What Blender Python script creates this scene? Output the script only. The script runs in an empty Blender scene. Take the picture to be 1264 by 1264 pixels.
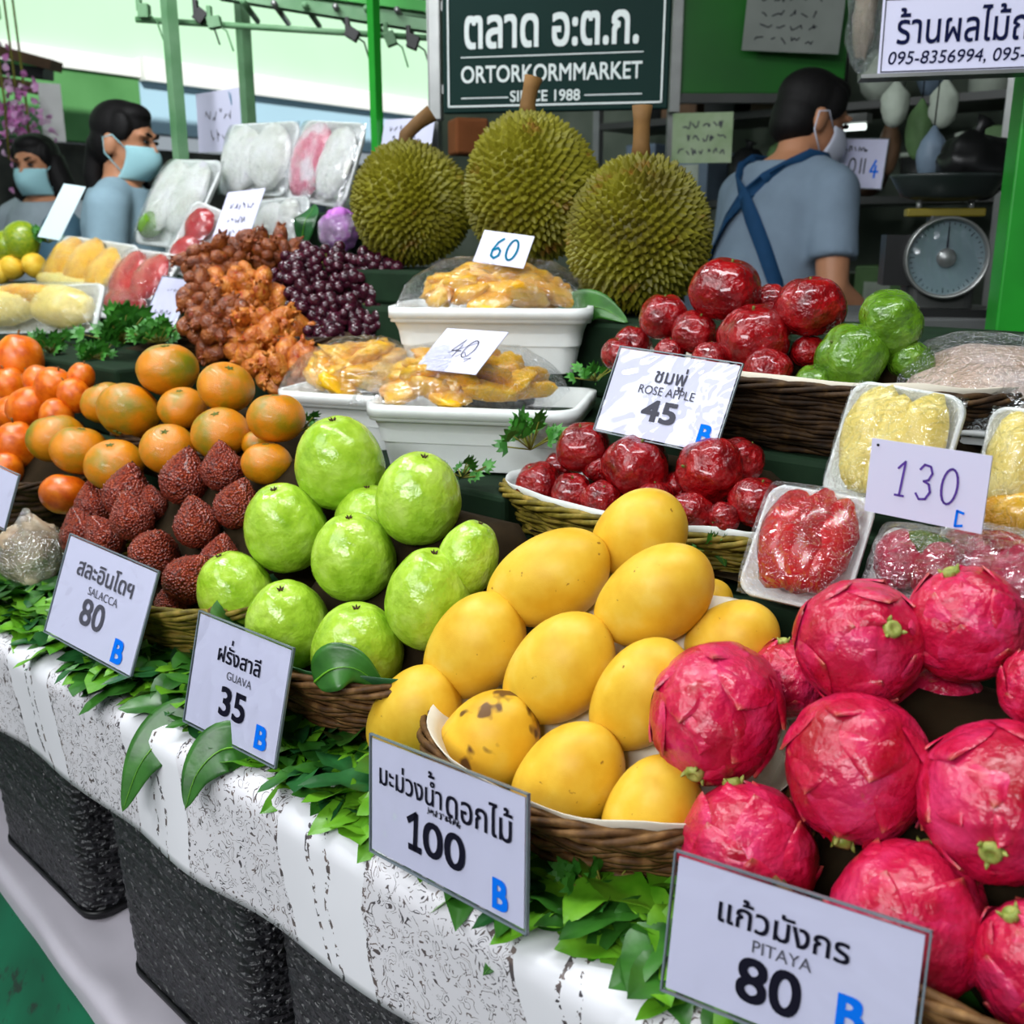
import bpy, bmesh, math, random
import numpy as np
from mathutils import Vector, Matrix, Quaternion, noise as mnoise

# ---------------------------------------------------------------- camera, world, light, exposure
SC = bpy.context.scene
COL = SC.collection
TH = math.radians(15.2); CT_, ST_ = math.cos(TH), math.sin(TH)
CAMZ, CTOP, FPX = 1.30, 0.80, 1264.0
cam_d = bpy.data.cameras.new('camera'); cam = bpy.data.objects.new('camera', cam_d); COL.objects.link(cam)
cam.location = (0, 0, CAMZ); cam.rotation_euler = (math.pi/2 - TH, 0, 0)
cam_d.sensor_width = 36; cam_d.lens = 36; cam_d.clip_start = .02; cam_d.clip_end = 200
cam_d.dof.use_dof = True; cam_d.dof.focus_distance = 1.0; cam_d.dof.aperture_fstop = 9.0
SC.camera = cam
SC.view_settings.view_transform = 'Standard'; SC.view_settings.look = 'None'
SC.view_settings.gamma = 1; SC.view_settings.use_curve_mapping = False
SC.view_settings.exposure = 0.0

world = bpy.data.worlds.new('daylight'); SC.world = world; world.use_nodes = True
bg = world.node_tree.nodes['Background']
bg.inputs[0].default_value = (.80, .91, 1.0, 1); bg.inputs[1].default_value = 0.42

def lamp(name, kind, loc, aim, energy, color, **k):
    d = bpy.data.lights.new(name, kind); o = bpy.data.objects.new(name, d); COL.objects.link(o)
    o.location = loc; d.energy = energy; d.color = color
    o.rotation_euler = (Vector(aim) - Vector(loc)).to_track_quat('-Z', 'Y').to_euler()
    for a, b in k.items(): setattr(d, a, b)
    return o
lamp('sun', 'SUN', (-3, -6, 9), (-3 - .52, -6 + 1.0, 9 - .62), 4.6, (1, .98, .92), angle=.02)
lamp('skylight_lamp', 'AREA', (-1.9, .2, 2.75), (.1, 1.25, .9), 31, (.93, .97, 1.0), shape='RECTANGLE', size=1.6, size_y=1.2)
lamp('tube_and_fill_lamp', 'AREA', (.25, .75, 2.6), (.3, 1.1, .8), 19, (.95, .98, 1.0), shape='RECTANGLE', size=1.3, size_y=.16)
lamp('tube_and_fill_lamp', 'AREA', (-1.1, 1.7, 2.7), (-.8, 1.9, .8), 24, (.95, .98, 1.0), shape='RECTANGLE', size=1.3, size_y=.16)
lamp('tube_and_fill_lamp', 'AREA', (-1.1, -1.3, 2.3), (.2, .9, .8), 46, (.95, .97, 1.0), shape='RECTANGLE', size=1.6, size_y=.4)  # added fill lamp behind the camera, brightens cards and cloth front
lamp('tube_and_fill_lamp', 'AREA', (-.9, 2.3, 2.8), (-1.5, 3.4, 1.3), 22, (.95, .98, 1.0), shape='RECTANGLE', size=1.2, size_y=.16)  # extra fill lamp, added to brighten the people beyond the stall
lamp('tube_and_fill_lamp', 'AREA', (1.1, 4.6, 2.75), (1.1, 4.6, 0), 10, (.95, 1, .96), shape='RECTANGLE', size=1.4, size_y=.2)

# ---------------------------------------------------------------- where things stand
def ray(px, py):
    a = (px-632)/FPX; b = (py-632)/FPX
    return Vector((a, CT_ - b*ST_, -(b*CT_ + ST_)))
def at(px, py, d): return Vector((0, 0, CAMZ)) + ray(px, py)*d
U = Vector((.7516, -.6596, 0)).normalized(); V = Vector((.6596, .7516, 0)).normalized(); Z = Vector((0, 0, 1))
O = Vector((-.65305, 1.21761, CTOP))
YAW = math.atan2(U.y, U.x)
def W(s, t, h): return O + U*s + V*t + Z*h
def loc(p):
    q = p - O
    return q.dot(U), q.dot(V), q.z
def on_t(px, py, t, k=0., h0=0.):
    r = ray(px, py); a = r.dot(V); b = -(O.x*V.x + O.y*V.y)
    return (t + k*(CAMZ - CTOP - h0) - b)/(a - k*r.z)
def on_h(px, py, h): return (CTOP + h - CAMZ)/ray(px, py).z
CR, CU, CB = Vector((1, 0, 0)), Vector((0, ST_, CT_)), Vector((0, -CT_, ST_))   # picture right, up, towards the viewer

def proj(p):
    y = p[1]*ST_ + (p[2]-CAMZ)*CT_; z = p[1]*CT_ - (p[2]-CAMZ)*ST_
    return np.array([632+FPX*p[0]/z, 632-FPX*y/z])
U3, V3, Z3 = np.array(U), np.array(V), np.array(Z)
def axes(yaw, lean, roll):
    c, s = math.cos(yaw), math.sin(yaw); R = np.array([[c, -s, 0], [s, c, 0], [0, 0, 1]])
    X = R@U3; N = R@V3; Y = Z3*math.cos(lean) + N*math.sin(lean)
    return X*math.cos(roll) + Y*math.sin(roll), -X*math.sin(roll) + Y*math.cos(roll)
def pose(c, d, prior=(0, .2, 0), wt=(20, 20, 8)):
    """Rectangle (origin bottom left, unit X, unit Y, w, h) seen with corners c = TL TR BR BL."""
    def res(p):
        yaw, lean, roll, w, h, dx, dy = p
        bl = np.array(at(c[3][0]+dx, c[3][1]+dy, d)); X, Y = axes(yaw, lean, roll)
        r = [proj(a)-np.array(b) for a, b in zip([bl+Y*h, bl+Y*h+X*w, bl+X*w, bl], c)]
        return np.concatenate(r + [[(yaw-prior[0])*wt[0], (lean-prior[1])*wt[1], (roll-prior[2])*wt[2]]])
    p = np.array([*prior, math.dist(c[3], c[2])*d/FPX*1.2, math.dist(c[0], c[3])*d/FPX, 0, 0]); lam = 1.
    for _ in range(80):
        r = res(p); J = np.array([(res(p+e)-r)/1e-5 for e in np.eye(7)*1e-5]).T; H = J.T@J
        st = np.linalg.solve(H + lam*np.diag(np.diag(H)+1e-9), -J.T@r)
        if (res(p+st)**2).sum() < (r**2).sum(): p = p+st; lam *= .5
        else: lam *= 3
    X, Y = axes(*p[:3]); bl = at(c[3][0]+p[5], c[3][1]+p[6], d)
    return bl, Vector(X), Vector(Y), float(p[3]), float(p[4])
def frame(o, X, Y):
    Zv = X.cross(Y).normalized(); Yv = Zv.cross(X).normalized()
    m = Matrix((X.normalized(), Yv, Zv)).transposed().to_4x4(); m.translation = o
    return m

# ---------------------------------------------------------------- mesh kit
class MB:
    def __init__(s): s.v = []; s.f = []
    def add(s, v, f):
        n = len(s.v); s.v += [tuple(x) for x in v]; s.f += [tuple(i+n for i in q) for q in f]; return s
    def box(s, c, d, R=None, taper=1.0):
        a, b, e = d[0]/2, d[1]/2, d[2]/2
        vs = [Vector((x*a*(taper if z < 0 else 1), y*b*(taper if z < 0 else 1), z*e)) for z in (-1, 1) for y in (-1, 1) for x in (-1, 1)]
        if R: vs = [R @ v for v in vs]
        return s.add([v+Vector(c) for v in vs], [(0,2,3,1),(4,5,7,6),(0,1,5,4),(1,3,7,5),(3,2,6,7),(2,0,4,6)])
    def rings(s, rs, closed=False, cap=True):
        n = len(rs[0]); m = len(rs); vs = [p for r in rs for p in r]; fs = []
        for i in range(m if closed else m-1):
            j = (i+1) % m
            for k in range(n):
                l = (k+1) % n; fs.append((i*n+k, i*n+l, j*n+l, j*n+k))
        if cap and not closed: fs += [tuple(range(n))[::-1], tuple((m-1)*n+k for k in range(n))]
        return s.add(vs, fs)
    def tube(s, pts, rad, n=8, closed=False):
        pts = [Vector(p) for p in pts]; m = len(pts)
        if not hasattr(rad, '__len__'): rad = [rad]*m
        rs = []; up = None
        for i in range(m):
            a = pts[(i-1) % m] if closed or i > 0 else pts[0]; b = pts[(i+1) % m] if closed or i < m-1 else pts[-1]
            t = (b-a).normalized()
            if up is None: up = Vector((0, 0, 1)) if abs(t.z) < .9 else Vector((1, 0, 0))
            x = t.cross(up).normalized(); y = x.cross(t).normalized(); up = y
            rs.append([pts[i] + (x*math.cos(q) + y*math.sin(q))*rad[i] for q in [2*math.pi*k/n for k in range(n)]])
        return s.rings(rs, closed)
    def grid(s, nu, nv, fn, flip=False):
        vs = [fn(i/nu, j/nv) for j in range(nv+1) for i in range(nu+1)]; fs = []
        for j in range(nv):
            for i in range(nu):
                a = j*(nu+1)+i; q = (a, a+1, a+nu+2, a+nu+1); fs.append(q[::-1] if flip else q)
        return s.add(vs, fs)
    def ball(s, fn, nu=32, nv=20):
        """closed ball: fn(unit direction) -> point"""
        vs = [fn(Vector((0, 0, 1)))]
        for j in range(1, nv):
            th = math.pi*j/nv
            for i in range(nu):
                ph = 2*math.pi*i/nu; vs.append(fn(Vector((math.sin(th)*math.cos(ph), math.sin(th)*math.sin(ph), math.cos(th)))))
        vs.append(fn(Vector((0, 0, -1)))); fs = []; L = len(vs)-1
        for i in range(nu):
            k = (i+1) % nu; fs.append((0, 1+i, 1+k)); fs.append((L, L-nu+k, L-nu+i))
            for j in range(nv-2):
                a = 1+j*nu; fs.append((a+i, a+nu+i, a+nu+k, a+k))
        return s.add(vs, fs)
    def ell(s, c, r, R=None, nu=24, nv=14):
        c = Vector(c)
        def fn(d):
            q = Vector((d.x*r[0], d.y*r[1], d.z*r[2])); return c + (R @ q if R else q)
        return s.ball(fn, nu, nv)
    def mesh(s, name, smooth=True):
        me = bpy.data.meshes.new(name); me.from_pydata(s.v, [], s.f)
        if smooth: me.polygons.foreach_set('use_smooth', [True]*len(me.polygons))
        me.update(); return me
    def build(s, name, mat, parent=None, smooth=True, mw=None):
        me = s.mesh(name, smooth)
        if mat: me.materials.append(mat)
        return put(name, me, parent, mw)
def put(name, me, parent=None, mw=None):
    o = bpy.data.objects.new(name, me); COL.objects.link(o)
    if parent is not None: o.parent = parent
    if mw is not None: o.matrix_local = mw
    return o
def tag(o, label=None, cat=None, group=None, kind=None):
    if label: o['label'] = label
    if cat: o['category'] = cat
    if group: o['group'] = group
    if kind: o['kind'] = kind
    return o
def empty(name, mw, label, cat, group=None):
    o = bpy.data.objects.new(name, None); COL.objects.link(o); o.empty_display_size = .02
    o.matrix_world = mw if isinstance(mw, Matrix) else Matrix.Translation(mw)
    return tag(o, label, cat, group)
def bevel(o, w=.003, seg=2):
    m = o.modifiers.new('bevel', 'BEVEL'); m.width = w; m.segments = seg; m.limit_method = 'ANGLE'; m.angle_limit = .7; return o
def nz(p, f=1., s=0.): return mnoise.noise(Vector((p[0]*f+s, p[1]*f-s*1.3, p[2]*f+s*.7)))
def clampf(x, a, b): return max(a, min(b, x))
def sm(a, b, x):
    x = clampf((x-a)/(b-a), 0, 1); return x*x*(3-2*x)
R_ = random.Random(7)

# ---------------------------------------------------------------- materials
def lin(c):
    return tuple(((x/255)/12.92 if x/255 <= .04045 else ((x/255+.055)/1.055)**2.4) for x in c) + (1.,)
class NT:
    def __init__(s, name):
        s.m = bpy.data.materials.new(name); s.m.use_nodes = True; s.t = s.m.node_tree; s.b = s.t.nodes['Principled BSDF']
        s.o = s.t.nodes['Material Output']
    def n(s, typ, **k):
        q = s.t.nodes.new(typ)
        for a, b in k.items():
            if a.startswith('i_'): q.inputs[a[2:].replace('_', ' ')].default_value = b
            else: setattr(q, a, b)
        return q
    def l(s, a, b): s.t.links.new(a, b)
    def coord(s, kind='Object', scale=(1, 1, 1), rnd=True):
        tc = s.n('ShaderNodeTexCoord'); mp = s.n('ShaderNodeMapping'); mp.inputs['Scale'].default_value = scale
        s.l(tc.outputs[kind], mp.inputs[0])
        if rnd:
            oi = s.n('ShaderNodeObjectInfo'); mu = s.n('ShaderNodeMath', operation='MULTIPLY'); mu.inputs[1].default_value = 37.
            s.l(oi.outputs['Random'], mu.inputs[0]); s.l(mu.outputs[0], mp.inputs['Location'])
        return mp.outputs[0]
    def noise(s, co, scale, detail=3., rough=.5, dist=0.):
        q = s.n('ShaderNodeTexNoise'); q.inputs['Scale'].default_value = scale; q.inputs['Detail'].default_value = detail
        q.inputs['Roughness'].default_value = rough; q.inputs['Distortion'].default_value = dist
        s.l(co, q.inputs['Vector']); return q.outputs[0]
    def ramp(s, fac, stops, mode='LINEAR'):
        q = s.n('ShaderNodeValToRGB'); e = q.color_ramp.elements; q.color_ramp.interpolation = mode
        while len(e) < len(stops): e.new(.5)
        for k, (p, c) in zip(e, stops): k.position = p; k.color = c if len(c) == 4 else lin(c)
        s.l(fac, q.inputs[0]); return q.outputs[0]
    def mix(s, fac, a, b):
        q = s.n('ShaderNodeMix', data_type='RGBA')
        for x, i in ((fac, 0), (a, 6), (b, 7)):
            if hasattr(x, 'is_linked') or hasattr(x, 'links'): s.l(x, q.inputs[i])
            else: q.inputs[i].default_value = x if not isinstance(x, tuple) or len(x) == 4 else lin(x)
        return q.outputs[2]
    def math(s, op, a, b=None):
        q = s.n('ShaderNodeMath', operation=op)
        for x, i in ((a, 0), (b, 1)):
            if x is None: continue
            if hasattr(x, 'links'): s.l(x, q.inputs[i])
            else: q.inputs[i].default_value = x
        return q.outputs[0]
    def bump(s, h, strength=.3, dist=.002):
        q = s.n('ShaderNodeBump'); q.inputs['Strength'].default_value = strength; q.inputs['Distance'].default_value = dist
        s.l(h, q.inputs['Height']); s.l(q.outputs[0], s.b.inputs['Normal']); return q.outputs[0]
    def fin(s, col=None, rough=.5, spec=.5, coat=0., sss=0., metal=0., coat_rough=.05):
        if col is not None:
            if hasattr(col, 'links'): s.l(col, s.b.inputs['Base Color'])
            else: s.b.inputs['Base Color'].default_value = col if len(col) == 4 else lin(col)
        if hasattr(rough, 'links'): s.l(rough, s.b.inputs['Roughness'])
        else: s.b.inputs['Roughness'].default_value = rough
        s.b.inputs['Specular IOR Level'].default_value = spec; s.b.inputs['Metallic'].default_value = metal
        s.b.inputs['Coat Weight'].default_value = coat; s.b.inputs['Coat Roughness'].default_value = coat_rough
        if sss:
            s.b.inputs['Subsurface Weight'].default_value = sss; s.b.inputs['Subsurface Radius'].default_value = (.012, .006, .003)
            s.b.inputs['Subsurface Scale'].default_value = .5
        return s.m
def plain(name, c, rough=.5, spec=.4, var=.12, scale=12., coat=0., metal=0., bump=0., c2=None):
    t = NT(name); co = t.coord(); f = t.noise(co, scale, 4)
    a = lin(c); b = lin(c2) if c2 else tuple(x*(1-var*2) for x in a[:3])+(1,)
    col = t.ramp(f, [(.3, b), (.7, a)])
    if bump: t.bump(t.noise(co, scale*4, 3), bump)
    return t.fin(col, rough, spec, coat, metal=metal)
M = {}
def spotted(name, stops, scale, rough, spec=.5, coat=0., fine=None, bump=.15, bscale=60., spot=None, spec_scale=1., bdist=.0015, coat_rough=.08):
    t = NT(name); co = t.coord(); col = t.ramp(t.noise(co, scale, 3, .55), stops)
    if spot:
        f = t.ramp(t.noise(co, spot[1], 2, .5), [(spot[2], (0, 0, 0, 1)), (spot[2]+.06, (1, 1, 1, 1))])
        col = t.mix(f, col, spot[0])
    if fine:
        f = t.ramp(t.noise(co, fine[1], 3, .6), [(fine[2], (0, 0, 0, 1)), (fine[2]+.1, (1, 1, 1, 1))])
        col = t.mix(f, col, fine[0])
    if bump: t.bump(t.noise(co, bscale, 3), bump, bdist)
    return t.fin(col, rough, spec, coat, coat_rough=coat_rough)
M['guava'] = spotted('guava_skin', [(.3, (138, 178, 34)), (.52, (166, 202, 58)), (.75, (190, 218, 98))], 4, .24, .5, .3, bump=.4, bscale=6, bdist=.009, fine=((138, 164, 50), 60, .70), coat_rough=.14)
M['mango'] = spotted('mango_skin', [(.3, (214, 164, 34)), (.55, (226, 184, 54)), (.8, (232, 202, 92))], 2.4, .46, .35, 0, bump=.1, bscale=60, spot=((150, 104, 30), 12, .72), fine=((176, 128, 30), 90, .72))
M['mango_stain'] = spotted('mango_stained_skin', [(.3, (214, 160, 30)), (.55, (224, 178, 46)), (.8, (228, 194, 76))], 2.4, .46, .35, 0, bump=.1, bscale=60, spot=((104, 68, 24), 3.2, .60), fine=((150, 104, 30), 60, .72))
M['pitaya'] = spotted('pitaya_skin', [(.3, (158, 8, 30)), (.5, (192, 20, 64)), (.72, (212, 52, 104))], 2.2, .32, .5, .2, bump=.5, bscale=7, bdist=.010, fine=((190, 84, 60), 5, .70), coat_rough=.15)
M['rose'] = spotted('rose_apple_skin', [(.3, (92, 3, 8)), (.55, (140, 8, 14)), (.8, (168, 20, 22))], 3, .2, .4, .6, bump=.5, bscale=7, bdist=.014, coat_rough=.06)
M['rose_green'] = spotted('green_rose_apple_skin', [(.3, (62, 100, 14)), (.55, (90, 132, 28)), (.8, (124, 156, 54))], 3, .22, .4, .5, bump=.5, bscale=7, bdist=.012, fine=((120, 110, 40), 14, .70))
M['tangerine'] = spotted('tangerine_peel', [(.30, (124, 124, 14)), (.44, (178, 128, 12)), (.56, (212, 128, 10)), (.8, (226, 146, 22))], 1.9, .28, .5, .2, bump=.25, bscale=55, bdist=.006)
M['plum'] = spotted('orange_plum_skin', [(.3, (196, 76, 4)), (.55, (228, 112, 8)), (.8, (240, 140, 28))], 4, .28, .5, .2, bump=.2, bscale=120)
M['calyx'] = plain('calyx', (92, 108, 36), .6)
M['scar'] = plain('stem_scar', (74, 48, 22), .7)
M['nub'] = plain('pitaya_tip', (176, 178, 96), .5, c2=(110, 128, 40))
M['stalk'] = plain('stalk', (128, 92, 44), .75, bump=.4, c2=(84, 58, 26))
M['greenstalk'] = plain('green_stalk', (128, 132, 40), .7, c2=(90, 84, 26))
M['durian'] = spotted('durian_husk', [(.3, (84, 76, 8)), (.5, (112, 108, 14)), (.75, (128, 124, 26))], 7, .5, .35, 0, bump=.2, bscale=80, fine=((120, 84, 22), 16, .62))
M['grape'] = spotted('grape_skin', [(.3, (34, 10, 22)), (.6, (66, 18, 36)), (.8, (98, 34, 54))], 2, .2, .5, .15, bump=.05)
M['longan'] = spotted('ochre_fruit_skin', [(.3, (150, 66, 14)), (.5, (190, 104, 30)), (.75, (214, 146, 60))], 2, .3, .4, .2, bump=.5, bscale=7, bdist=.012, fine=((170, 50, 20), 2.5, .6))
M['longan_dark'] = spotted('russet_fruit_skin', [(.3, (84, 36, 12)), (.5, (126, 60, 20)), (.75, (160, 92, 34))], 2, .35, .4, .2, bump=.5, bscale=7, bdist=.012, fine=((150, 50, 26), 3, .62))
M['foam'] = plain('white_foam', (226, 230, 228), .5, .3, .03, 40, bump=.05)
M['paper'] = plain('lining_paper', (222, 214, 196), .8, .2, .06, 20, bump=.2)
M['padding'] = plain('gap_shade_padding', (44, 34, 20), .9, .1, .2, 30, bump=.3)  # dark brown puts the shade of the gaps between fruits into the colour
M['twig'] = spotted('twigs', [(.25, (52, 32, 14)), (.5, (98, 66, 32)), (.75, (150, 112, 66))], 60, .6, .3, 0, bump=.4, bscale=160)
M['twig_dark'] = spotted('dark_twigs', [(.25, (24, 15, 8)), (.5, (54, 36, 18)), (.8, (96, 70, 36))], 60, .65, .25, 0, bump=.4, bscale=160)
M['twig_green'] = spotted('olive_twigs', [(.25, (70, 58, 14)), (.5, (118, 104, 30)), (.75, (170, 140, 66))], 60, .6, .3, 0, bump=.4, bscale=160)
M['card'] = plain('card', (206, 206, 230), .4, .4, .015, 3)
M['card_blue'] = plain('pale_blue_card', (196, 216, 222), .35, .4, .02, 3)
M['ink'] = plain('black_ink', (26, 26, 38), 1., 0., .02)
M['ink_grey'] = plain('grey_ink', (78, 78, 88), 1., 0., .02)
M['ink_blue'] = plain('blue_ink', (14, 110, 226), 1., 0., .02)
M['ink_teal'] = plain('teal_ink', (16, 116, 150), 1., 0., .02)
M['ink_violet'] = plain('violet_ink', (92, 66, 150), 1., 0., .02)
M['ink_white'] = plain('white_lettering', (206, 214, 212), 1., 0., .02)
M['black'] = plain('black_plastic', (16, 16, 17), .4, .4)
M['steel'] = plain('steel', (150, 152, 150), .35, .5, metal=.7)
M['skin'] = plain('skin', (188, 132, 98), .5, .4, .06, 8)
M['hair'] = plain('black_hair', (12, 10, 11), .65, .25, .2, 40, bump=.4)
M['green_paint'] = plain('green_paint', (30, 150, 38), .4, .4, .08, 6, c2=(22, 124, 30))
M['green_dull'] = plain('weathered_green_paint', (112, 150, 114), .5, .4, .15, 9, c2=(74, 122, 78))
M['pink'] = spotted('pink_film_print', [(.4, (230, 214, 222)), (.55, (222, 90, 130)), (.8, (208, 40, 90))], 22, .25, .5, .2, bump=.2)
M['white_food'] = spotted('white_food', [(.3, (214, 216, 204)), (.6, (236, 236, 234)), (.8, (244, 242, 244))], 26, .35, .4, .2, bump=.4, bscale=60, fine=((214, 206, 222), 24, .62))
M['melon'] = spotted('red_melon_flesh', [(.3, (140, 2, 10)), (.55, (190, 8, 20)), (.8, (208, 34, 36))], 20, .22, .5, .3, bump=.3, bscale=50)
M['yellow'] = spotted('yellow_fruit_flesh', [(.3, (222, 150, 2)), (.55, (240, 184, 10)), (.8, (242, 200, 40))], 30, .28, .5, .3, bump=.4, bscale=70, fine=((232, 190, 130), 26, .69))
M['pale'] = spotted('pale_yellow_flesh', [(.3, (222, 196, 92)), (.55, (236, 216, 120)), (.8, (240, 230, 170))], 22, .3, .5, .2, bump=.3, bscale=50, fine=((150, 110, 40), 60, .70))
M['pulp'] = spotted('pink_white_flesh', [(.3, (196, 160, 132)), (.55, (222, 196, 180)), (.8, (232, 216, 212))], 14, .4, .4, .2, bump=.3, bscale=40)
def film_mat(name, scale=26., lo=.06, hi=.5, tint=(.95, .97, 1, 1), stretch=(1, 1, 1)):
    t = NT(name); co = t.coord(scale=stretch)
    t.t.nodes.remove(t.b)
    tr = t.n('ShaderNodeBsdfTransparent'); gl = t.n('ShaderNodeBsdfGlossy'); gl.inputs['Roughness'].default_value = .08; gl.inputs['Color'].default_value = tint
    tr.inputs['Color'].default_value = (.965, .97, .975, 1)
    bp = t.n('ShaderNodeBump'); bp.inputs['Strength'].default_value = 1.; bp.inputs['Distance'].default_value = .016
    h = t.math('ADD', t.noise(co, scale, 4, .6, 1.5), t.noise(co, scale*3, 2, .5, 2.))
    t.l(h, bp.inputs['Height']); t.l(bp.outputs[0], gl.inputs['Normal'])
    lw = t.n('ShaderNodeLayerWeight'); lw.inputs['Blend'].default_value = .25; t.l(bp.outputs[0], lw.inputs['Normal'])
    f = t.ramp(lw.outputs['Facing'], [(0., (lo,)*3+(1,)), (1., (hi,)*3+(1,))])
    mx = t.n('ShaderNodeMixShader'); t.l(f, mx.inputs[0]); t.l(tr.outputs[0], mx.inputs[1]); t.l(gl.outputs[0], mx.inputs[2])
    t.l(mx.outputs[0], t.o.inputs[0]); return t.m
M['film'] = film_mat('cling_film', 24)
M['film_thick'] = film_mat('crinkled_plastic', 30, .14, .8)
M['laminate'] = film_mat('clear_laminate', 2., .03, .3)
def leaf_mat(name, a, b, rough=.35):
    t = NT(name); co = t.coord(rnd=True); col = t.ramp(t.noise(co, 30, 3), [(.3, a), (.7, b)])
    t.bump(t.noise(co, 90, 2), .2); return t.fin(col, rough, .5)
M['leaf'] = leaf_mat('leaf', (26, 74, 18), (58, 118, 36))
M['leaf_bright'] = leaf_mat('bright_leaf', (62, 128, 14), (112, 172, 40))
M['leaf_dark'] = leaf_mat('dark_leaf', (18, 62, 26), (40, 100, 48))
M['parsley'] = leaf_mat('parsley', (24, 84, 20), (70, 146, 44), .5)
# ---------------------------------------------------------------- the setting
def struct(name, mb, mat, smooth=False, mw=None):
    o = mb.build(name, mat, None, smooth, mw); o['kind'] = 'structure'; return o
M['concrete'] = plain('concrete', (108, 110, 106), .8, .2, .15, 3)
M['ceiling'] = plain('ceiling_board', (120, 128, 122), .8, .2, .1, 2)
M['dim_wall'] = spotted('dim_stall_wall', [(.3, (58, 66, 58)), (.5, (90, 100, 88)), (.75, (124, 130, 120))], 2.2, .7, .3, 0, bump=0)
M['dark_wall'] = spotted('dark_shopfront', [(.3, (46, 50, 46)), (.55, (76, 78, 72)), (.8, (110, 104, 100))], 3., .7, .3, 0, bump=0)
M['pale_green'] = plain('pale_green_paint', (190, 232, 196), .6, .3, .03, 1)
M['mid_green'] = plain('mid_green_paint', (96, 156, 96), .6, .3, .06, 1.5, c2=(66, 122, 66))
M['pale_blue'] = plain('pale_blue_paint', (170, 206, 226), .6, .3, .03, 1)
M['white_paint'] = plain('white_paint', (236, 238, 236), .6, .3, .02, 1)
struct('floor', MB().box((0, 4, -.05), (22, 26, .1)), M['concrete'])
FN = Vector((.8, -.6, 0)); FD = Vector((.6, .8, 0))                     # far building: outward normal, run
def roof_pt(n, a, z): p = FN*n + FD*a; return (p.x, p.y, z)
mb = MB(); lo = [roof_pt(-5.2, -14, 3.2), roof_pt(-5.2, 22, 3.2), roof_pt(12, 22, 3.2), roof_pt(12, -14, 3.2)]
mb.rings([[Vector(p) for p in lo], [Vector(p)+Z*.12 for p in lo]]); struct('ceiling', mb, M['ceiling'])
# far building on the other side of the lane
FP = at(170, 72, 7.6); fn0 = FP.dot(FN); fa0 = FP.dot(FD)
def fbox(a0, a1, z0, z1, n0, n1):
    mb = MB(); q = [FN*n + FD*a for n, a in ((n0, a0), (n1, a0), (n1, a1), (n0, a1))]
    return mb.rings([[p + Z*z0 for p in q], [p + Z*z1 for p in q]])
zf = FP.z
struct('wall_far', fbox(fa0-5, fa0+16, zf-.02, zf+4.5, fn0, fn0-.2), M['pale_green'])
struct('trim_1', fbox(fa0-.02, fa0+16, zf-.16, zf-.0, fn0+.10, fn0-.15), M['white_paint'])
struct('trim_2', fbox(fa0-.02, fa0+16, zf-.52, zf-.161, fn0+.02, fn0-.15), M['pale_blue'])
struct('trim_3', fbox(fa0-5, fa0-.03, zf-.14, zf-.021, fn0+.06, fn0-.15), M['white_paint'])
struct('trim_4', fbox(fa0-1.55, fa0-.03, zf-.62, zf-.141, fn0+.03, fn0-.15), M['mid_green'])
struct('trim_5', fbox(fa0-5, fa0-1.2, zf+.05, zf+.13, fn0+.35, fn0+.001), M['green_dull'])
struct('wall_left', fbox(fa0-6, fa0+16, 0, zf-.63, fn0-.05, fn0-.25), M['dark_wall'])
# dim back of the stall on the other side
e0 = at(536, 200, on_t(536, 200, 3.5)); s0w = loc(e0)[0]
mb = MB(); q = [W(s0w, 3.5, 0), W(4.2, 3.5, 0), W(4.2, 3.62, 0), W(s0w, 3.62, 0)]
mb.rings([[Vector((p.x, p.y, 0)) for p in q], [Vector((p.x, p.y, 3.19)) for p in q]]); struct('wall_back', mb, M['dim_wall'])

# ---------------------------------------------------------------- the counter
FR = Matrix.Translation(O) @ Matrix.Rotation(YAW, 4, 'Z')            # local x along the edge, y into the stall, z up from the counter top
def lbox(name, c, d, mat, parent=None, bev=0.):
    o = MB().box(c, d).build(name, mat, parent, False, FR if parent is None else None)
    if bev: bevel(o, bev)
    return o
M['board'] = plain('dark_board', (40, 36, 32), .7, .3)
M['green_cloth'] = plain('dark_green_cloth', (22, 46, 26), .8, .2, .2, 20)
tb = empty('display_table', FR, 'long fruit counter running along under the patterned plastic cloth', 'table')
lbox('tabletop', (-.05, .52, -.045), (3.2, .98, .05), M['board'], tb)
for x in (-1.6, -.1, 1.5):
    for y in (.72, .98): lbox('leg', (x, y, -.435), (.05, .05, .73), M['steel'], tb)
for i, (t0, h, lb) in enumerate([(.37, .155, 'lowest dark green display step behind the front baskets'), (.555, .262, 'middle dark green display step behind the trays'), (.75, .375, 'highest dark green display step carrying the spiky durians')]):
    o = lbox('display_step', (-.05, (t0+1.0)/2, (h + (0, .156, .263)[i])/2), (3.18, 1.0-t0, h-(0, .156, .263)[i]), M['green_cloth'], None, .008)
    tag(o, lb, 'display step', 'display steps of the counter')
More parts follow.
